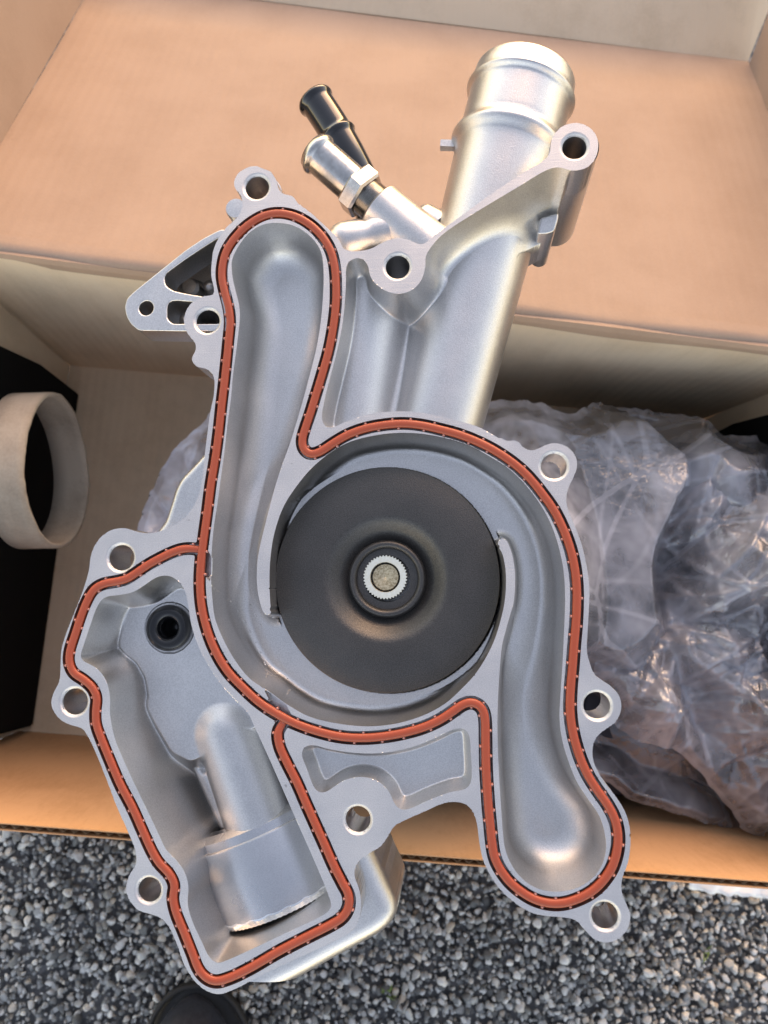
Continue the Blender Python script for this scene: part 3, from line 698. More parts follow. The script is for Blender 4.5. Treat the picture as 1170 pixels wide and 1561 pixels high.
def dist_to(P, R_, closed=True):
    """unsigned distance on the grid to a polyline, clipped at R_"""
    D = np.full(GX.shape, R_, np.float32)
    Q = np.vstack([P, P[:1]]) if closed else P
    for a, b in zip(Q[:-1], Q[1:]):
        x0 = max(int((min(a[0], b[0]) - R_ - lo[0]) / H_), 0); x1 = min(int((max(a[0], b[0]) + R_ - lo[0]) / H_) + 2, NX)
        y0 = max(int((min(a[1], b[1]) - R_ - lo[1]) / H_), 0); y1 = min(int((max(a[1], b[1]) + R_ - lo[1]) / H_) + 2, NY)
        if x0 >= x1 or y0 >= y1: continue
        X_ = GX[y0:y1, x0:x1] - a[0]; Y_ = GY[y0:y1, x0:x1] - a[1]
        d = b - a; l2 = max(d.dot(d), 1e-9)
        t = np.clip((X_ * d[0] + Y_ * d[1]) / l2, 0, 1)
        dd = np.hypot(X_ - t * d[0], Y_ - t * d[1])
        np.minimum(D[y0:y1, x0:x1], dd, out=D[y0:y1, x0:x1])
    return D

def inside(P):
    M_ = np.zeros(GX.shape, bool); Q = np.vstack([P, P[:1]])
    for j in range(NY):
        y = lo[1] + H_ * j + 1e-5
        a, b = Q[:-1], Q[1:]
        s = (a[:, 1] > y) != (b[:, 1] > y)
        if not s.any(): continue
        xs = np.sort(a[s, 0] + (y - a[s, 1]) / (b[s, 1] - a[s, 1]) * (b[s, 0] - a[s, 0]))
        M_[j] = (np.searchsorted(xs, GX[j]) % 2) == 1
    return M_

def curve_px(pts, closed=True, step=.7, it=2):
    return smooth_poly(resample(catmull([pp(p) for p in pts], closed), step, closed), it, closed)

outline = np.vstack([curve_px(OUT, False, it=2), [pp(p) for p in OUT_SIDE], curve_px(OUT2, False, it=2)])
c_main = curve_px(MAIN, True); c_br = curve_px(BR1, False)
c_pock = curve_px(POCKET, it=1); c_ther = curve_px(THERMO); c_small = curve_px(SMALL); c_rec = curve_px(RECESS, False)
rec_poly = np.vstack([c_rec, [pp((900, 300)), pp((900, 620))]])

RB = 24.0
def signed(P, R_): return np.where(inside(P), 1, -1) * dist_to(P, R_)
s_out = signed(outline, 3.0)
s_pock = signed(c_pock, RB); s_ther = signed(c_ther, RB); s_small = signed(c_small, 14.0)
in_rec = inside(rec_poly) & ~(s_ther > 0); d_rec = dist_to(c_rec, RB, False); s_rec = np.where(in_rec, d_rec, -d_rec)
g_d = np.minimum(dist_to(c_main, 5.0), dist_to(c_br, 5.0))
WG = 2.22                                                  # half width of the gasket groove
holes = [(pp(h[:2]), pxmm(h[2], h[:2])) for h in HOLES]
s_hole = np.full(GX.shape, 99.0)
for c, r in holes: s_hole = np.minimum(s_hole, np.hypot(GX - c[0], GY - c[1]) - r)

# pull grid points that lie close to an edge onto it, so that edges come out clean
def snap(gx, gy, S_, lvl, done, tol=.5):
    gyv, gxv = np.gradient(S_, H_)
    l = np.hypot(gxv, gyv); ok = (np.abs(S_ - lvl) < tol * H_) & ~done & (l > .5)
    d = (S_ - lvl)
    gx = np.where(ok, gx - d * gxv / np.maximum(l, .5) ** 2, gx); gy = np.where(ok, gy - d * gyv / np.maximum(l, .5) ** 2, gy)
    return gx, gy, done | ok
IMP_Z = -8.5
imp_c = pp((588, 882), IMP_Z); IMP_R = pxmm(174.5, (588, 882), IMP_Z)
R0_ = np.hypot(GX - imp_c[0], GY - imp_c[1])
WX, WY = GX.copy(), GY.copy(); done = np.zeros(GX.shape, bool)
for S_, lv in ((s_out, 0), (s_hole, 0), (g_d, WG), (s_pock, 0), (s_ther, 0), (s_small, 0), (s_rec, 0), (R0_, IMP_R + .7)):
    WX, WY, done = snap(WX, WY, S_, lv, done, .55 if S_ is s_out or S_ is s_hole else .5)

def bil(A):
    fx = np.clip((WX - lo[0]) / H_, 0, NX - 1.001); fy = np.clip((WY - lo[1]) / H_, 0, NY - 1.001)
    i = fx.astype(int); j = fy.astype(int); a = fx - i; b = fy - j
    return (A[j, i] * (1 - a) + A[j, i + 1] * a) * (1 - b) + (A[j + 1, i] * (1 - a) + A[j + 1, i + 1] * a) * b
s_pock, s_ther, s_small, s_rec, g_d2, s_o2, s_h2 = [bil(A) for A in (s_pock, s_ther, s_small, s_rec, g_d, s_out, s_hole)]

def smax(a, b, k):
    h = np.clip(.5 + .5 * (a - b) / k, 0, 1); return b + (a - b) * h + k * h * (1 - h)
def smin(a, b, k): return -smax(-a, -b, k)
def sstep(a, b, x):
    t = np.clip((x - a) / (b - a), 0, 1); return t * t * (3 - 2 * t)
def seg_d(X_, Y_, a, b):
    d = b - a; t = np.clip(((X_ - a[0]) * d[0] + (Y_ - a[1]) * d[1]) / d.dot(d), 0, 1)
    return np.hypot(X_ - a[0] - t * d[0], Y_ - a[1] - t * d[1]), t

# impeller
IMP_Z = -8.5
imp_c = pp((588, 882), IMP_Z); IMP_R = pxmm(174.5, (588, 882), IMP_Z)
r_imp = np.hypot(WX - imp_c[0], WY - imp_c[1])

hz = np.zeros(GX.shape)
# double volute: steep walled round the impeller, dished in the two legs
tch = sstep(48, 62, r_imp)
phi = np.degrees(np.arctan2(WY - imp_c[1], WX - imp_c[0])); prg = ((197 - phi) % 180) / 180
shal = (1 - sstep(.0, 1.0, prg)) * (r_imp < 40.5 + 26 * prg)
floor = -17.5 - 3.0 * tch + 6.5 * shal
left_leg = sstep(-28, -44, WX - imp_c[0]) * sstep(-30, 20, WY - imp_c[1])
RF = 3.0 + 6.5 * np.clip(tch + left_leg, 0, 1)              # fillet between wall and floor
dw = np.maximum(s_pock, 0); df_ = np.clip(dw - 1.7, 0, RF)
v = np.where(dw < 1.7, (floor + RF) * dw / 1.7, ( floor + RF - np.sqrt(np.maximum(RF ** 2 - (RF - df_) ** 2, 0))))
v = np.where(r_imp < IMP_R + 3.0, np.minimum(v, np.maximum(-14 * dw, floor)), v)
v = np.where(r_imp < IMP_R + .69, -24, v)
hz = np.where(s_pock > 0, np.minimum(v, 0), hz)

# thermostat pocket
TAB = [(196,880),(198,905),(188,950),(181,984),(190,996),(208,1008),(222,1032),(227,1060),(224,1078),(238,1105),(262,1146),(290,1160),(312,1150),(318,1120),(345,1098),(385,1110),(420,1090),(420,860)]
zt = -16.0
tab = np.array([pp(p, zt) for p in TAB]); tab = smooth_poly(resample(tab, .8, True), 3)
s_tab = bil(signed(tab, RB))
deep = -37 + 0 * WX
deep = smax(deep, np.minimum(zt, zt + 1.7 * s_tab), 7.5)
c0, c1 = pp((352, 1112), -24), pp((402, 1262), -24)
dd, tt = seg_d(WX, WY, c0, c1)
cyl = -25 + np.sqrt(np.maximum(13.2 ** 2 - dd ** 2, 0)) - np.where(dd > 13.2, (dd - 13.2) * 4, 0)
deep = smax(deep, cyl, 2.5)
c2, c3 = pp((309, 1168), -24), pp((352, 1262), -24)
dd, tt = seg_d(WX, WY, c2, c3)
cyl = -26 + np.sqrt(np.maximum(4.2 ** 2 - dd ** 2, 0)) - np.where(dd > 4.2, (dd - 4.2) * 4, 0)
bq = pp((309, 1172), -22); cyl = cyl - 2.0 * np.exp(-((WX - bq[0]) ** 2 + (WY - bq[1]) ** 2) / 2.6)
deep = smax(deep, cyl, .9)
# flat round the plugged hole
pad_c = pp((258, 957), zt)
rp = np.hypot(WX - pad_c[0], WY - pad_c[1])
deep = np.where(rp < 9.2, np.maximum(deep, zt) - .5, deep)
deep = np.where(rp < 5.0, -34, deep)
wall = -(4.2 + 5 * sstep(-108, -125, WY)) * np.maximum(s_ther, 0)
hz = np.where(s_ther > 0, np.minimum(smax(deep, wall, 4.0), 0), hz)

# small pocket over the lower bolt boss
hz = np.where(s_small > 0, np.minimum(smax(-8.0 + 0 * WX, -5.0 * np.maximum(s_small, 0), 5.0), 0), hz)

# recess beside the outlet tube; the tube's own flank is blended into it
tb0, tb1 = P3((666, 648), -28), P3((793, 148), -34)
ta = tb1 - tb0; TL = np.linalg.norm(ta[:2])
def tube_r(t): return 16.8 + (20.6 - 16.8) * t
_t = ((WX - tb0[0]) * ta[0] + (WY - tb0[1]) * ta[1]) / TL ** 2
_d2 = ((WX - tb0[0]) * -ta[1] + (WY - tb0[1]) * ta[0]) / TL
tr = tube_r(np.clip(_t, -.3, 1.2)); tz = tb0[2] + (tb1[2] - tb0[2]) * _t
th = tz + np.sqrt(np.maximum(tr ** 2 - _d2 ** 2, 0)) - .12
th = np.where(np.abs(_d2) > tr * .85, tz + .527 * tr - (np.abs(_d2) - .85 * tr) * 1.61 - .12, th)
ua, ub = pp((560, 420), -15), pp((530, 660), -15)
du, _ = seg_d(WX, WY, ua, ub)
fl = -11.0 - (du / 8.0) ** 2 * 3.0
fl = np.maximum(fl, -24)
fl = smax(fl, th, 7.0)
gq = pp((640, 420)); slope_r = 8.0 - 5.4 * sstep(-6, 6, WX - gq[0]) * sstep(-16, 4, WY - gq[1])
v = smax(fl, -slope_r * np.maximum(s_rec, 0), 7.5)
hz = np.where(s_rec > 0, np.minimum(v, 0), hz)

# groove, hole chamfers, outer edge
land = hz > -.01
hz = np.where(land & (g_d2 < WG - .02) & (s_pock < -.35), -3.6, hz)
near = land & (s_h2 < .75); hz = np.where(near, hz - (0.75 - np.clip(s_h2, 0, .75)) * .8, hz)

keep = (s_out > -.56 * H_) & (s_hole > -.56 * H_)
keep &= ~((r_imp < IMP_R - 6))
kq = keep[:-1, :-1] & keep[1:, :-1] & keep[:-1, 1:] & keep[1:, 1:]
# a hole edge may not be crossed by a cell
jj, ii = np.nonzero(kq)
idx = np.arange(NX * NY).reshape(NY, NX)
quads = np.stack([idx[jj, ii], idx[jj, ii + 1], idx[jj + 1, ii + 1], idx[jj + 1, ii]], 1)
used, inv = np.unique(quads, return_inverse=True); quads = inv.reshape(-1, 4)
VX = np.stack([WX.ravel()[used], WY.ravel()[used], hz.ravel()[used]], 1)
sh_hole = s_hole.ravel()[used]; s_o_ = s_out.ravel()[used]; ri_ = r_imp.ravel()[used]
# split each cell along the diagonal with the smaller height step
za = np.abs(VX[quads[:, 0], 2] - VX[quads[:, 2], 2]); zb = np.abs(VX[quads[:, 1], 2] - VX[quads[:, 3], 2])
q1 = za <= zb
tri = np.vstack([quads[q1][:, [0, 1, 2]], quads[q1][:, [0, 2, 3]], quads[~q1][:, [0, 1, 3]], quads[~q1][:, [1, 2, 3]]])
# boundary edges -> skirt (outer edge) and bore walls (holes)
e = np.vstack([quads[:, [0, 1]], quads[:, [1, 2]], quads[:, [2, 3]], quads[:, [3, 0]]])
key = np.sort(e, 1); code = key[:, 0].astype(np.int64) * len(VX) + key[:, 1]
_, first, cnt = np.unique(code, return_index=True, return_counts=True)
be = e[first[cnt == 1]]
be = be[~((ri_[be[:, 0]] < IMP_R - 2))]
bv = np.unique(be); mp = -np.ones(len(VX), int)
rings = []
nv = len(VX); newV = [VX]; newT = [tri]
isb = (sh_hole[bv] < 1.0)
prev = bv; 
for dz, off in ((-9.0, 0.0), (-11.0, .9), (-16.0, 1.2)):
    Vn = VX[bv].copy(); Vn[:, 2] = np.where(isb, -12.0 + (dz + 9) * .9, np.minimum(Vn[:, 2] - .5, 0) + dz)
    newV.append(Vn); new_i = nv + np.arange(len(bv)); nv += len(bv)
    pm = -np.ones(len(VX), int); pm[bv] = prev; nm = -np.ones(len(VX), int); nm[bv] = new_i
    a, b = be[:, 0], be[:, 1]
    newT.append(np.stack([pm[b], pm[a], nm[a]], 1)); newT.append(np.stack([pm[b], nm[a], nm[b]], 1))
    prev = new_i
VX = np.vstack(newV); n_top = len(tri); tri = np.vstack(newT)

pump = empty('water_pump')
pump.matrix_world = Matrix([[PU[i], PV[i], PN[i], PO[i]] for i in range(3)] + [[0, 0, 0, 1]])
tag(pump, 'large silver cast aluminium pump with red seal lying face up over the open box', 'pump')

me = np_mesh('housing', VX, tri, .001)
housing = link('housing', me, [CAST, FACE], pump)
zz = VX[tri, 2]; nh_ = np.full(len(VX), 99.0); nh_[:len(sh_hole)] = sh_hole
mi = (((zz.min(1) > -.03) | ((nh_[tri].max(1) < 1.1) & (zz.min(1) > -.75))) & (np.arange(len(tri)) < n_top)).astype(np.int32)
# the face of pockets is cast; only the flat land is milled
me.polygons.foreach_set('material_index', mi)
# crisp edge wherever the milled face meets a cast wall
le = np.empty(len(me.loops), np.int32); me.loops.foreach_get('edge_index', le)
pm_i = np.empty(len(me.polygons), np.int32); me.polygons.foreach_get('material_index', pm_i)
sm_ = np.bincount(le, np.repeat(pm_i, 3), len(me.edges)); ct_ = np.bincount(le, minlength=len(me.edges))
sa = me.attributes.new('sharp_edge', 'BOOLEAN', 'EDGE'); sa.data.foreach_set('value', (ct_ == 2) & (sm_ == 1))
me.update()

# ------------------------------------------------------------------ seal in the groove
def section(wd, top, bot, n=14):
    out = []
    for k in range(n):
        a = 2 * math.pi * k / n; c, s = math.cos(a), math.sin(a)
        x = math.copysign(abs(c) ** .8, c) * wd
        out.append((x, s * (top if s > 0 else bot)))
    return out
GZ = -.55
sec = section(1.42, 1.0, 2.4)
pm_ = resample(c_main, 1.0, True); pb_ = resample(c_br, 1.0, False)
a_ = sweep(np.c_[pm_, np.full(len(pm_), GZ)], sec, True)
n_ = len(pb_)
zb_ = np.full(n_, GZ); scb = np.ones(n_)
for k in range(6):
    f_ = k / 6; zb_[k] -= .5 * (1 - f_); zb_[-1 - k] -= .5 * (1 - f_); scb[k] = scb[-1 - k] = .8 + .2 * f_
b_ = sweep(np.c_[pb_, zb_], sec, False, scale=scb)
Vg, Fg = join_vf([a_, b_])
seal = link('seal_ring', mesh('seal_ring', Vg, Fg, .001), GASKET, pump)
parts = []
def nub_vf(c, t, side):
    s = np.array([t[1], -t[0]]) * side
    ctr = np.r_[c + s * 1.62, -.42]
    V = []; Fc = []
    for i in range(3):
        for k in range(6):
            a = 2 * math.pi * k / 6; rr = (.55, .48, .2)[i]; V.append(ctr + np.array([math.cos(a) * rr, math.sin(a) * rr, (-1.2, .1, .4)[i]]))
    for i in range(2):
        for k in range(6): Fc.append((i * 6 + k, i * 6 + (k + 1) % 6, (i + 1) * 6 + (k + 1) % 6, (i + 1) * 6 + k))
    Fc.append(tuple(12 + k for k in range(6))); return V, Fc
for path, cl in ((pm_, True), (pb_, False)):
    n_ = len(path); sd = 1
    for i in np.clip(np.round(np.arange(4, n_ - 4, 4) + RNG.uniform(-.9, .9, len(np.arange(4, n_ - 4, 4)))), 1, n_ - 2).astype(int):
        t = path[(i + 1) % n_] - path[i - 1]; t /= np.linalg.norm(t); parts.append(nub_vf(path[i], t, sd)); sd = -sd
Vn_, Fn_ = join_vf(parts)
nub = link('seal_nubs', mesh('seal_nubs', Vn_, Fn_, .001), NUB, pump); nub['kind'] = 'stuff'

# ------------------------------------------------------------------ impeller
R_ = IMP_R
def rp_(px): return pxmm(px, (588, 882), IMP_Z)
ic = np.array([imp_c[0], imp_c[1], IMP_Z])
hub_c = P3((584.8, 879.5), IMP_Z)
prof = [(-8, R_ - 1.5), (-1.3, R_), (-.35, R_ - .05), (0, R_ - .45)]
r1, r2 = rp_(100), rp_(60)
for k in range(0, 15):
    f_ = k / 14; r = r1 + (r2 + .25 - r1) * f_
    prof.append((-6.3 * sstep(0, 1.2, f_), r))
za_ = prof[-1][0]
ro, rn = rp_(60.5), rp_(47.5)
rm = (ro + rn) * .5; hw = (ro - rn) * .5
for k in range(0, 13):
    a = math.pi * k / 12
    prof.append((za_ + 1.2 + math.sin(a) * 2.0 - (1.0 if k in (0,) else 0), rm + math.cos(a) * hw))
zr = za_ + .8
prof += [(zr, rn - .1), (zr, rn - .8), (zr + .05, rp_(36)), (zr - 3, rp_(35.5))]
V, Fc = lathe(prof, ic, (0, 0, 1), 128, caps=False)
imp = link('impeller', mesh('impeller', V, Fc, .001), IMPELLER, pump); sharp(imp, 50)
# splined collar on the shaft
def gear(ro, ri, n, z0, z1, c):
    V = []; Fc = []; m = n * 4
    def rr(k): return ro if k % 4 in (0, 1) else ro - .42
    for z in (z0, z1 - .12, z1):
        for k in range(m):
            a = 2 * math.pi * k / m; r = rr(k) - (.1 if z == z1 else 0)
            V.append((c[0] + r * math.cos(a), c[1] + r * math.sin(a), z))
    for k in range(m):
        a = 2 * math.pi * k / m; V.append((c[0] + ri * math.cos(a), c[1] + ri * math.sin(a), z1 - .05))
    for k in range(m):
        a = 2 * math.pi * k / m; V.append((c[0] + (ri - .15) * math.cos(a), c[1] + (ri - .15) * math.sin(a), z1 - 1.2))
    for i in range(4):
        for k in range(m):
            k2 = (k + 1) % m; Fc.append((i * m + k, i * m + k2, (i + 1) * m + k2, (i + 1) * m + k))
    return V, Fc
COLLAR = cast_metal('splined_steel', (.93, .87, .70), (.98, .94, .80), .40, .48, 900, .1)
V, Fc = gear(rp_(34.5), rp_(23.5), 42, IMP_Z + zr - 3, IMP_Z + zr + .45, hub_c)
o = link('splined_collar', mesh('splined_collar', V, Fc, .001), COLLAR, pump); sharp(o, 30)
zs = IMP_Z + zr - .7
prof = [(-4, rp_(21)), (-.3, rp_(21)), (0, rp_(20)), (0, rp_(14)), (-.12, rp_(12)), (-.1, rp_(5)), (-.55, .05)]
V, Fc = lathe(prof, (hub_c[0], hub_c[1], zs), (0, 0, 1), 64, caps=False)
o = link('shaft_end', mesh('shaft_end', V, Fc, .001), BRASS, pump); sharp(o, 40)
prof = [(0, rp_(24.5)), (0, rp_(20))]
V, Fc = lathe([(0, rp_(24)), (0, rp_(20.5))], (hub_c[0], hub_c[1], zs - .8), (0, 0, 1), 48, caps=False)
link('shaft_gap_shade', mesh('shaft_gap_shade', V, Fc, .001), BORE_SHADE, pump)  # flat dark ring painted as the shade round the shaft
# floor behind the impeller
V, Fc = lathe([(0, .2), (0, IMP_R + 1.2)], (imp_c[0], imp_c[1], -25.5), (0, 0, 1), 64, caps=False)
link('chamber_floor', mesh('chamber_floor', V, Fc, .001), CAST, pump)
vanes = []
for k in range(7):
    a0 = 2 * math.pi * k / 7; pth = []
    for q in range(9):
        f_ = q / 8; a = a0 - 1.0 * f_; r = 25 + (IMP_R - 27) * f_
        pth.append((imp_c[0] + r * math.cos(a), imp_c[1] + r * math.sin(a), IMP_Z - 6))
    o = link('impeller_vane', mesh('impeller_vane', *sweep(pth, [(-.9, -7), (.9, -7), (.9, 5), (-.9, 5)]), .001), IMPELLER, imp, False)

# ------------------------------------------------------------------ outlet tube
ax = tb1 - tb0; AL = np.linalg.norm(ax); ax /= AL
def tt_of(px): # parameter along the axis at a photo row
    best = min(np.linspace(-.2, 1.3, 1500), key=lambda t: abs(proj_row(tb0 + (tb1 - tb0) * t) - px)); return best
def proj(q):
    wq = PO + (PU * q[0] + PV * q[1] + PN * q[2]) * .001 - CAM
    c = RW.T @ wq
    return np.array([CX + F * c[0] / -c[2], CY - F * c[1] / -c[2]])
def proj_row(q): return proj(q)[1]
prof = [(-5, 16.5), (0, 16.8)]
T2 = tt_of(228) * AL; T1 = tt_of(150) * AL
rt = lambda t: tube_r(t / AL)
for t in np.linspace(8, T2 - 7, 16): prof.append((t, rt(t)))
for a in np.linspace(-1, 1, 17):
    prof.append((T2 + a * 4.6, rt(T2) + 2.5 * (math.cos(a * math.pi) * .5 + .5) ** .9 - .2 * (a + 1) * .5))
rs = rt(T2) - .1
for t in np.linspace(T2 + 6, T1 - 3, 8): prof.append((t, rs))
for a in np.linspace(-1, 1, 13):
    prof.append((T1 + a * 2.1, rs + 1.6 * (math.cos(a * math.pi) * .5 + .5) ** .8 + .25 * (a + 1) * .5))
prof += [(T1 + 4.0, rs + .25), (T1 + 7.6, rs + .05), (T1 + 8.4, rs - .35), (T1 + 8.8, rs - 1.1), (T1 + 8.7, rs - 2.2), (T1 + 8.0, rs - 2.8), (T1 - 30, rs - 3.2)]
V, Fc = lathe(prof, tb0, ax, 96, caps=False)
tube = link('outlet_tube', mesh('outlet_tube', V, Fc, .001), CAST, pump)
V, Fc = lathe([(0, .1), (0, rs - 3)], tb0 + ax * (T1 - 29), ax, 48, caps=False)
link('tube_bore_shade', mesh('tube_bore_shade', V, Fc, .001), BORE_SHADE, pump)  # dark disc stands in for the shade deep in the tube
# little casting tab on the second bead
q = P3((702, 221), -33); q2 = P3((671, 220), -33)
V, Fc = sweep([q, q2], [(-1.9, -1.6), (1.7, -1.6), (1.3, 1.1), (-1.4, 1.1)])
o = link('casting_tab', mesh('casting_tab', V, Fc, .001), CAST, pump, False)

# ------------------------------------------------------------------ bosses and the rest of the casting behind the face
def post(name, c, prof, m=CAST, n=48, d=(0, 0, 1)):
    V, Fc = lathe(prof, c, d, n, caps=False); o = link(name, mesh(name, V, Fc, .001), m, pump); sharp(o, 40); return o
b3 = pp((875.6, 223.5)); rb = pxmm(36, (875.6, 223.5)) + .12; rh = pxmm(18.5, (875.6, 223.5))
post('bolt_boss', (*b3, 0), [(-9, rh), (-20, rh), (-60, rh - .5), (-61.5, rh), (-61.5, rb - 1), (-60, rb), (-3, rb), (-1.0, rb)])
# parting step and small pin below the web between the boss and the tube
stp = [pp((823, 332), -16), pp((852, 324), -16), pp((850, 336), -16), pp((845, 352), -16), pp((834, 356), -16), pp((818, 357), -16)]
curve_solid('parting_step', [smooth_poly(resample(np.array(stp), .5, True), 4)], -40, -16, .8, CAST, pump)
pc = pp((832, 348), -22); pr = 3.4
post('locating_pin', (*pc, -20), [(-30, .2), (-30, pr - .8), (-29, pr), (0, pr), (1, pr - .6), (1.2, .2)])
b2 = pp((605.5, 406)); rh2 = pxmm(18.5, (605.5, 406))
post('bolt_bore', (*b2, 0), [(-9, rh2), (-40, rh2 - .4), (-40, .1)])
# bosses glimpsed behind the upper left lug
c = pp((359, 318), -26); post('rear_boss', (*c, -26), [(-14, .1), (-14, 3.4), (-12, 4), (0, 4), (.3, 3.8), (.4, .1)])
c = pp((402, 296), -16); post('rear_boss', (*c, -16), [(-24, 5.2), (-22, 6.6), (-3, 6.9), (0, 6.9), (.2, 5.3), (-24, 5.2)])

# bracket on the left
BK = [(189.5,468),(193,454.5),(206,442.4),(240.5,414.7),(257.8,400.9),(283.8,380),(309.7,362.9),(335.6,349.5),(352,350),(352,505),(283.8,505),(211,504),(199,494.3),(192,482)]
W1 = [(250,424.5),(252.6,416.5),(283.8,394),(309.7,376.7),(334,362),(344,366),(344,440),(330,453.5),(313,452.5),(283.8,447.6),(263,443),(252.6,436)]
W2 = [(254.6,468),(257,460),(266.5,457.8),(297.6,460.5),(335,466),(335,493.4),(275,493.4),(262,493.4),(254.6,486)]
ZB = -1.5
def lp(P, it=3): return smooth_poly(resample(np.array([pp(p, ZB) for p in P]), .6, True), it)
hc = pp((222.4, 469.5), ZB); hr = pxmm(11, (222.4, 469.5), ZB)
hl = np.array([(hc[0] + hr * math.cos(a), hc[1] + hr * math.sin(a)) for a in np.linspace(0, 2 * math.pi, 28, endpoint=False)])
brk = curve_solid('bracket_arm', [lp(BK), lp(W1), lp(W2), hl], -14.0, ZB, .5, CAST, pump)
for c_, r_ in holes:
    if r_ > 0: post('bolt_bore', (*c_, 0), [(-.85, r_ + .02), (-.95, r_ - .1), (-12, r_ - .12), (-12.6, r_ + .6)])
# web that closes the bracket windows from behind, with two bosses on it
WB = [(236,430),(300,376),(345,350),(358,350),(358,510),(300,512),(240,511),(231,480)]
back = curve_solid('bracket_web', [np.array([pp(p, -38) for p in WB])], -42, -38, .6, CAST, pump)
V = [P3(p, z) for z in (-13.0, -38.5) for p in WB]; n_ = len(WB)
link('pocket_shade_wall', mesh('pocket_shade_wall', V, [(i, (i + 1) % n_, n_ + (i + 1) % n_, n_ + i) for i in range(n_)], .001), CAST, pump, False)  # added side walls that keep light out, so the pocket turns dark
for p_, r_, h_ in (((292, 441), 4.2, 7), ((321, 440), 2.6, 8), ((281, 488), 3.2, 6)):
    c = pp(p_, -34); o = post('web_boss', (*c, -38), [(0, r_ + 1.2), (h_ * .5, r_), (h_ - 1, r_ - .3), (h_, r_ - 1.4), (h_ + .1, .1)])
c = pp((316, 500), -10)
# rounded foot below the left lug
FT = [(300,557),(312,562),(324,572),(332,580),(332,548),(304,545)]
curve_solid('lug_foot', [lp(FT, 2)], -15, -1.2, 1.2, CAST, pump)
# lower panel of the casting beyond the left edge
PL = [(312,690),(296,708),(275,730),(267,745),(260,768),(251.6,794),(238,812),(228,830),(330,830),(335,690)]
curve_solid('side_panel', [smooth_poly(resample(np.array([pp(p, -12) for p in PL]), .6, True), 4)], -34, -11.0, 2.5, CAST, pump, res=5)
# round shouldered thermostat neck below the lower edge of the face
NK = [(372,1512),(395,1503),(424,1494.5),(469,1471.5),(513,1447),(556,1424),(580,1411),(599,1396),(609,1376),(607,1358),(596,1335),(577,1292),(560,1256),(500,1180),(330,1300)]
nk = smooth_poly(resample(np.array([pp(p, -24) for p in NK]), .6, True), 14)
sn = signed(nk, 16.0)
wx_, wy_, dn_ = snap(GX.copy(), GY.copy(), sn, 0, np.zeros(GX.shape, bool), .55)
NRD = 6.5
dn = np.clip(np.where(dn_, 0, sn), 0, NRD); zn = -12.8 - (NRD - np.sqrt(np.maximum(NRD ** 2 - (NRD - dn) ** 2, 0)))
RT_ = np.where(inside(c_ther), 1, -1) * dist_to(c_ther, 5.0)
kn = (sn > -.56 * H_) & (RT_ < -.2) & (s_out < 2.6)
kq_ = kn[:-1, :-1] & kn[1:, :-1] & kn[:-1, 1:] & kn[1:, 1:]
j_, i_ = np.nonzero(kq_)
qd = np.stack([idx[j_, i_], idx[j_, i_ + 1], idx[j_ + 1, i_ + 1], idx[j_ + 1, i_]], 1)
us, iv = np.unique(qd, return_inverse=True); qd = iv.reshape(-1, 4)
Vk = np.stack([wx_.ravel()[us], wy_.ravel()[us], zn.ravel()[us]], 1); sk_ = sn.ravel()[us]
e_ = np.vstack([qd[:, [0, 1]], qd[:, [1, 2]], qd[:, [2, 3]], qd[:, [3, 0]]]); ky = np.sort(e_, 1)
_, f_, c_ = np.unique(ky[:, 0].astype(np.int64) * len(Vk) + ky[:, 1], return_index=True, return_counts=True)
eb = e_[f_[c_ == 1]]; eb = eb[(np.abs(sk_[eb[:, 0]]) < .3) & (np.abs(sk_[eb[:, 1]]) < .3)]
vb = np.unique(eb); mpk = -np.ones(len(Vk), int); mpk[vb] = len(Vk) + np.arange(len(vb))
Vs_ = Vk[vb].copy(); Vs_[:, 2] = -52
Qs = np.stack([eb[:, 1], eb[:, 0], mpk[eb[:, 0]], mpk[eb[:, 1]]], 1)
link('thermostat_neck', np_mesh('thermostat_neck', np.vstack([Vk, Vs_]), np.vstack([qd, Qs]), .001), CAST, pump)

# boss for the hose nipple, lump beside it
na, nb = P3((575, 315), -20), P3((672, 400), -22)
nd = (nb - na) / np.linalg.norm(nb - na)
rB = pxmm(37.5, (575, 315), -20)
post('nipple_boss', na, [(.1, rB * .62), (0, rB - 1.2), (.9, rB), (6, rB + .1), (np.linalg.norm(nb - na), rB + 1.5)], d=nd)
la, lb = P3((512, 372), -15), P3((600, 352), -20)
ld = (lb - la) / np.linalg.norm(lb - la); LL = np.linalg.norm(lb - la)
post('cast_lug', la, [(-3, .1), (-2.8, 2.5), (-1.5, 5), (.5, 6.6), (3, 7.2), (9, 7.0), (12, 6.2), (14, 6.8), (LL, 7.6)], d=ld)
la, lb = P3((640, 322), -30), P3((668, 345), -30); ld = (lb - la) / np.linalg.norm(lb - la)
post('cast_lug', la, [(-1, .1), (0, 3.0), (2, 4.5), (10, 6)], d=ld)
cb = np.array([pp(p, -14) for p in [(500,352),(520,372),(566,374),(640,366),(700,335),(745,420),(700,640),(520,660),(440,600),(360,500),(340,420),(360,360)]])
curve_solid('rear_body', [smooth_poly(resample(cb, 1.0, True), 6)], -46, -27, 4, CAST, pump)

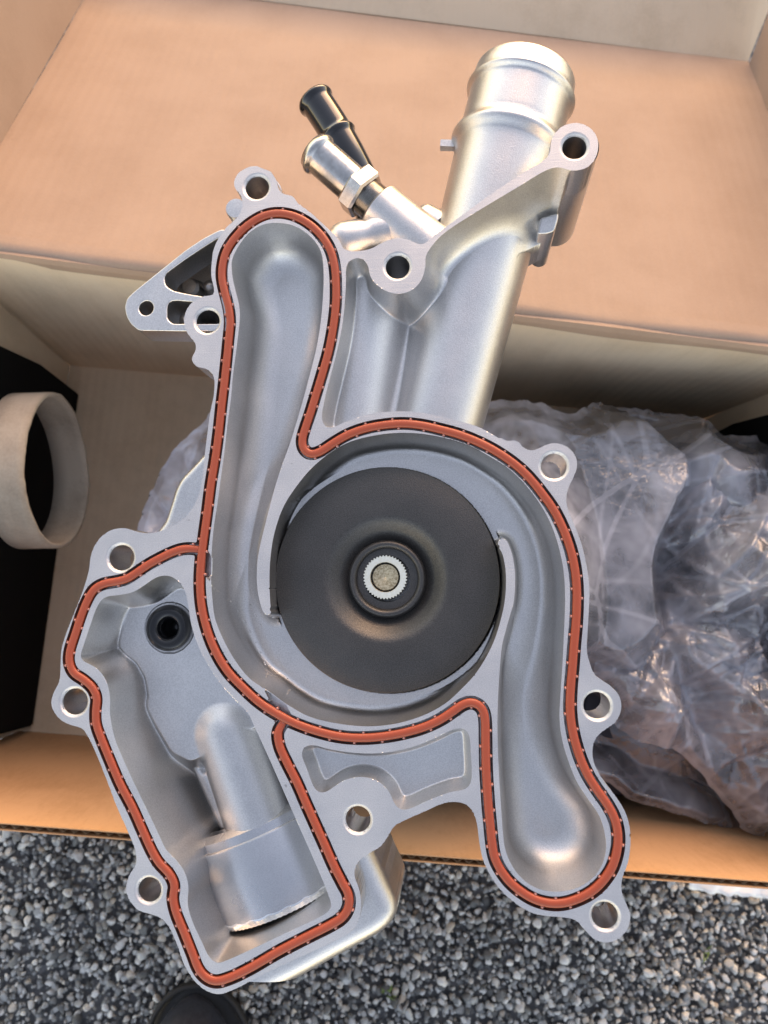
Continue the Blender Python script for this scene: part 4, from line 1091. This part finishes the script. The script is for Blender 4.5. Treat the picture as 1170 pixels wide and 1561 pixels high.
# zinc plated nipple: hexagon, thread and beaded spigot
nip = -nd
o0 = na
def hexa(o, d, t0, t1, af, n=6):
    x, y, d = frame_of(d); V = []; Fc = []; R0 = af / math.cos(math.pi / 6)
    for t, k_ in ((t0, .90), (t0 + .9, 1.0), (t1 - .9, 1.0), (t1, .90)):
        for k in range(6):
            a = math.pi / 3 * k + .42; V.append(o + d * t + (x * math.cos(a) + y * math.sin(a)) * R0 * k_)
    for i in range(3):
        for k in range(6): Fc.append((i * 6 + k, i * 6 + (k + 1) % 6, (i + 1) * 6 + (k + 1) % 6, (i + 1) * 6 + k))
    Fc.append(tuple(range(6))[::-1]); Fc.append(tuple(18 + k for k in range(6)))
    return V, Fc
rS = pxmm(28.5, (520, 268), -20)
Ltip = np.linalg.norm(P3((476, 235), -20)[:2] - na[:2]) 
prof = [(-1, rS * .93)]
for k in range(10): prof += [(.2 + k * .55, rS * .93), (.45 + k * .55, rS * .99)]
prof += [(6, rS * .9), (12, rS * .96), (Ltip - 5.2, rS * .96), (Ltip - 4.8, rS * .965), (Ltip - 4.4, rS * 1.0), (Ltip - 3.8, rS * 1.07), (Ltip - 3.0, rS * 1.10), (Ltip - 2.2, rS * 1.07), (Ltip - 1.5, rS * 1.0), (Ltip - .5, rS * .95), (Ltip, rS * .84), (Ltip - .6, rS * .72), (Ltip - 14, rS * .7), (Ltip - 14, .1)]
V, Fc = lathe(prof, o0, nip, 64, caps=False)
nipple = link('hose_nipple', mesh('hose_nipple', V, Fc, .001), STEEL, pump); sharp(nipple, 45)
V, Fc = hexa(o0, nip, 5.6, 12.2, rS * 1.16)
o = link('hex_nut', mesh('hex_nut', V, Fc, .001), STEEL, nipple, False)
# black steel pipe behind it
bp = [P3((476, 147), -36), P3((498, 180), -36), P3((520, 216), -36), P3((542, 258), -37), P3((562, 302), -40), P3((566, 340), -46), P3((545, 372), -50)]
path = catmull(bp, False, .8); rP = pxmm(24.5, (500, 180), -36)
s_ = np.r_[0, np.cumsum(np.linalg.norm(np.diff(path, axis=0), axis=1))]
bead2 = np.linalg.norm(P3((518, 206), -36) - bp[0])
sc_ = 1 + .13 * np.exp(-((s_ - 2.6) / 1.3) ** 4) + .15 * np.exp(-((s_ - bead2) / .9) ** 2) - .35 * np.exp(-(s_ / .9) ** 2)
V, Fc = sweep(path, circ(rP, 28), scale=sc_)
link('black_pipe', mesh('black_pipe', V, Fc, .001), BLACKPIPE, pump)

# sleeve in the thermostat pocket with its toothed end
SZ, RSV = -40.0, 30.0
a0, a1 = P3((385, 1272), SZ + 20), P3((427, 1384), SZ + 20); a0[2] = a1[2] = SZ
sd = (a1 - a0) / np.linalg.norm(a1 - a0); LS = np.linalg.norm(a1 - a0)
sx_ = np.cross(sd, (0, 0, 1.0)); sx_ /= np.linalg.norm(sx_)
if sx_[0] > 0: sx_ = -sx_                                   # towards the left
def arc(prof, a_l, a_r, n=48):
    V = []; Fc = []
    for t, r in prof:
        for k in range(n + 1):
            a = a_l + (a_r - a_l) * k / n
            V.append(a0 + sd * t + sx_ * math.sin(a) * r + np.array([0, 0, 1.0]) * math.cos(a) * r)
    m = len(prof)
    for i in range(m):
        j = (i + 1) % m
        for k in range(n): Fc.append((i * (n + 1) + k, i * (n + 1) + k + 1, j * (n + 1) + k + 1, j * (n + 1) + k))
    Fc.append(tuple(i * (n + 1) for i in range(m))); Fc.append(tuple(i * (n + 1) + n for i in range(m))[::-1])
    return V, Fc
AL_, AR_ = math.radians(56), math.radians(-44)
V, Fc = arc([(-5.5, 22), (-5.2, 26.0), (-3.2, RSV - 1.5), (-.4, RSV - 1.1), (-.1, RSV - .2), (.4, RSV), (LS - 1.5, RSV), (LS - .1, RSV - 1.2), (LS, RSV - 1.4), (LS, RSV - 2.2), (2, RSV - 2.2), (-2, 22)], AL_, AR_)
o = link('sleeve', mesh('sleeve', V, Fc, .001), BRIGHT, pump); sharp(o, 30)
EDGE = mat('bright_cut_edge', (.86, .86, .84), .22, 1.0)
V = []; Fc = []; n_ = 160
for i, (t, r) in enumerate(((LS - 2.6, RSV + .05), (LS - 1.9, RSV + .10), (LS + .1, RSV - .55), (LS + .1, RSV - 2.0))):
    for k in range(n_ + 1):
        a = math.radians(40) + (AR_ - math.radians(40)) * k / n_
        sc = .5 * abs(math.sin(k * .13)) if i < 2 else (.12 * math.sin(k * .9) if i == 2 else 0)
        V.append(a0 + sd * (t + sc) + sx_ * math.sin(a) * r + np.array([0, 0, 1.0]) * math.cos(a) * r)
for i in range(3):
    for k in range(n_): Fc.append((i * (n_ + 1) + k, i * (n_ + 1) + k + 1, (i + 1) * (n_ + 1) + k + 1, (i + 1) * (n_ + 1) + k))
o = link('sleeve_rim', mesh('sleeve_rim', V, Fc, .001), EDGE, pump); sharp(o, 25)
tv = []
for k in range(26):
    a = AL_ + (AR_ - AL_) * (k + .5) / 26; u_ = sx_ * math.sin(a) + np.array([0, 0, 1.0]) * math.cos(a); t_ = np.cross(sd, u_)
    c = a0 + sd * (LS - 1.0) + u_ * (RSV - 3.0)
    V = [c + t_ * ax_ * .5 + u_ * ay_ * .8 + sd * sz for sz in (-2, .9) for ax_, ay_ in ((-1, -1), (1, -1), (1, 1), (-1, 1))]
    tv.append((V, [(0, 1, 2, 3), (4, 7, 6, 5), (0, 4, 5, 1), (1, 5, 6, 2), (2, 6, 7, 3), (3, 7, 4, 0)]))
o = link('sleeve_teeth', mesh('sleeve_teeth', *join_vf(tv), .001), BRIGHT, pump, False); o['kind'] = 'stuff'
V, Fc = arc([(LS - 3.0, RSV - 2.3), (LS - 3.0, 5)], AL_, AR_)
link('sleeve_end_shade', mesh('sleeve_end_shade', V, Fc, .001), BORE_SHADE, pump, False)  # dark sheet in place of the shaded hollow under the sleeve
# plugged hole with a black sealing ring
rr_ = pxmm(24.5, (258, 957), zt)
prof = []
for k in range(17):
    a = 2 * math.pi * k / 16 + math.pi; prof.append((.2 + math.sin(a) * 2.4, rr_ + math.cos(a) * 2.5))
V, Fc = lathe(prof, (*pad_c, zt + .3), (0, 0, 1), 56, caps=False)
link('black_sealing_ring', mesh('black_sealing_ring', V, Fc, .001), RUBBER, pump)
prof = [(-10, .1), (-10, rr_ - 2.6), (-1, rr_ - 2.6), (-.3, rr_ - 2.2), (-.3, rr_ - 1.0)]
V, Fc = lathe(prof, (*pad_c, zt), (0, 0, 1), 48, caps=False)
link('plug_cup', mesh('plug_cup', V, Fc, .001), RUBBER, pump)
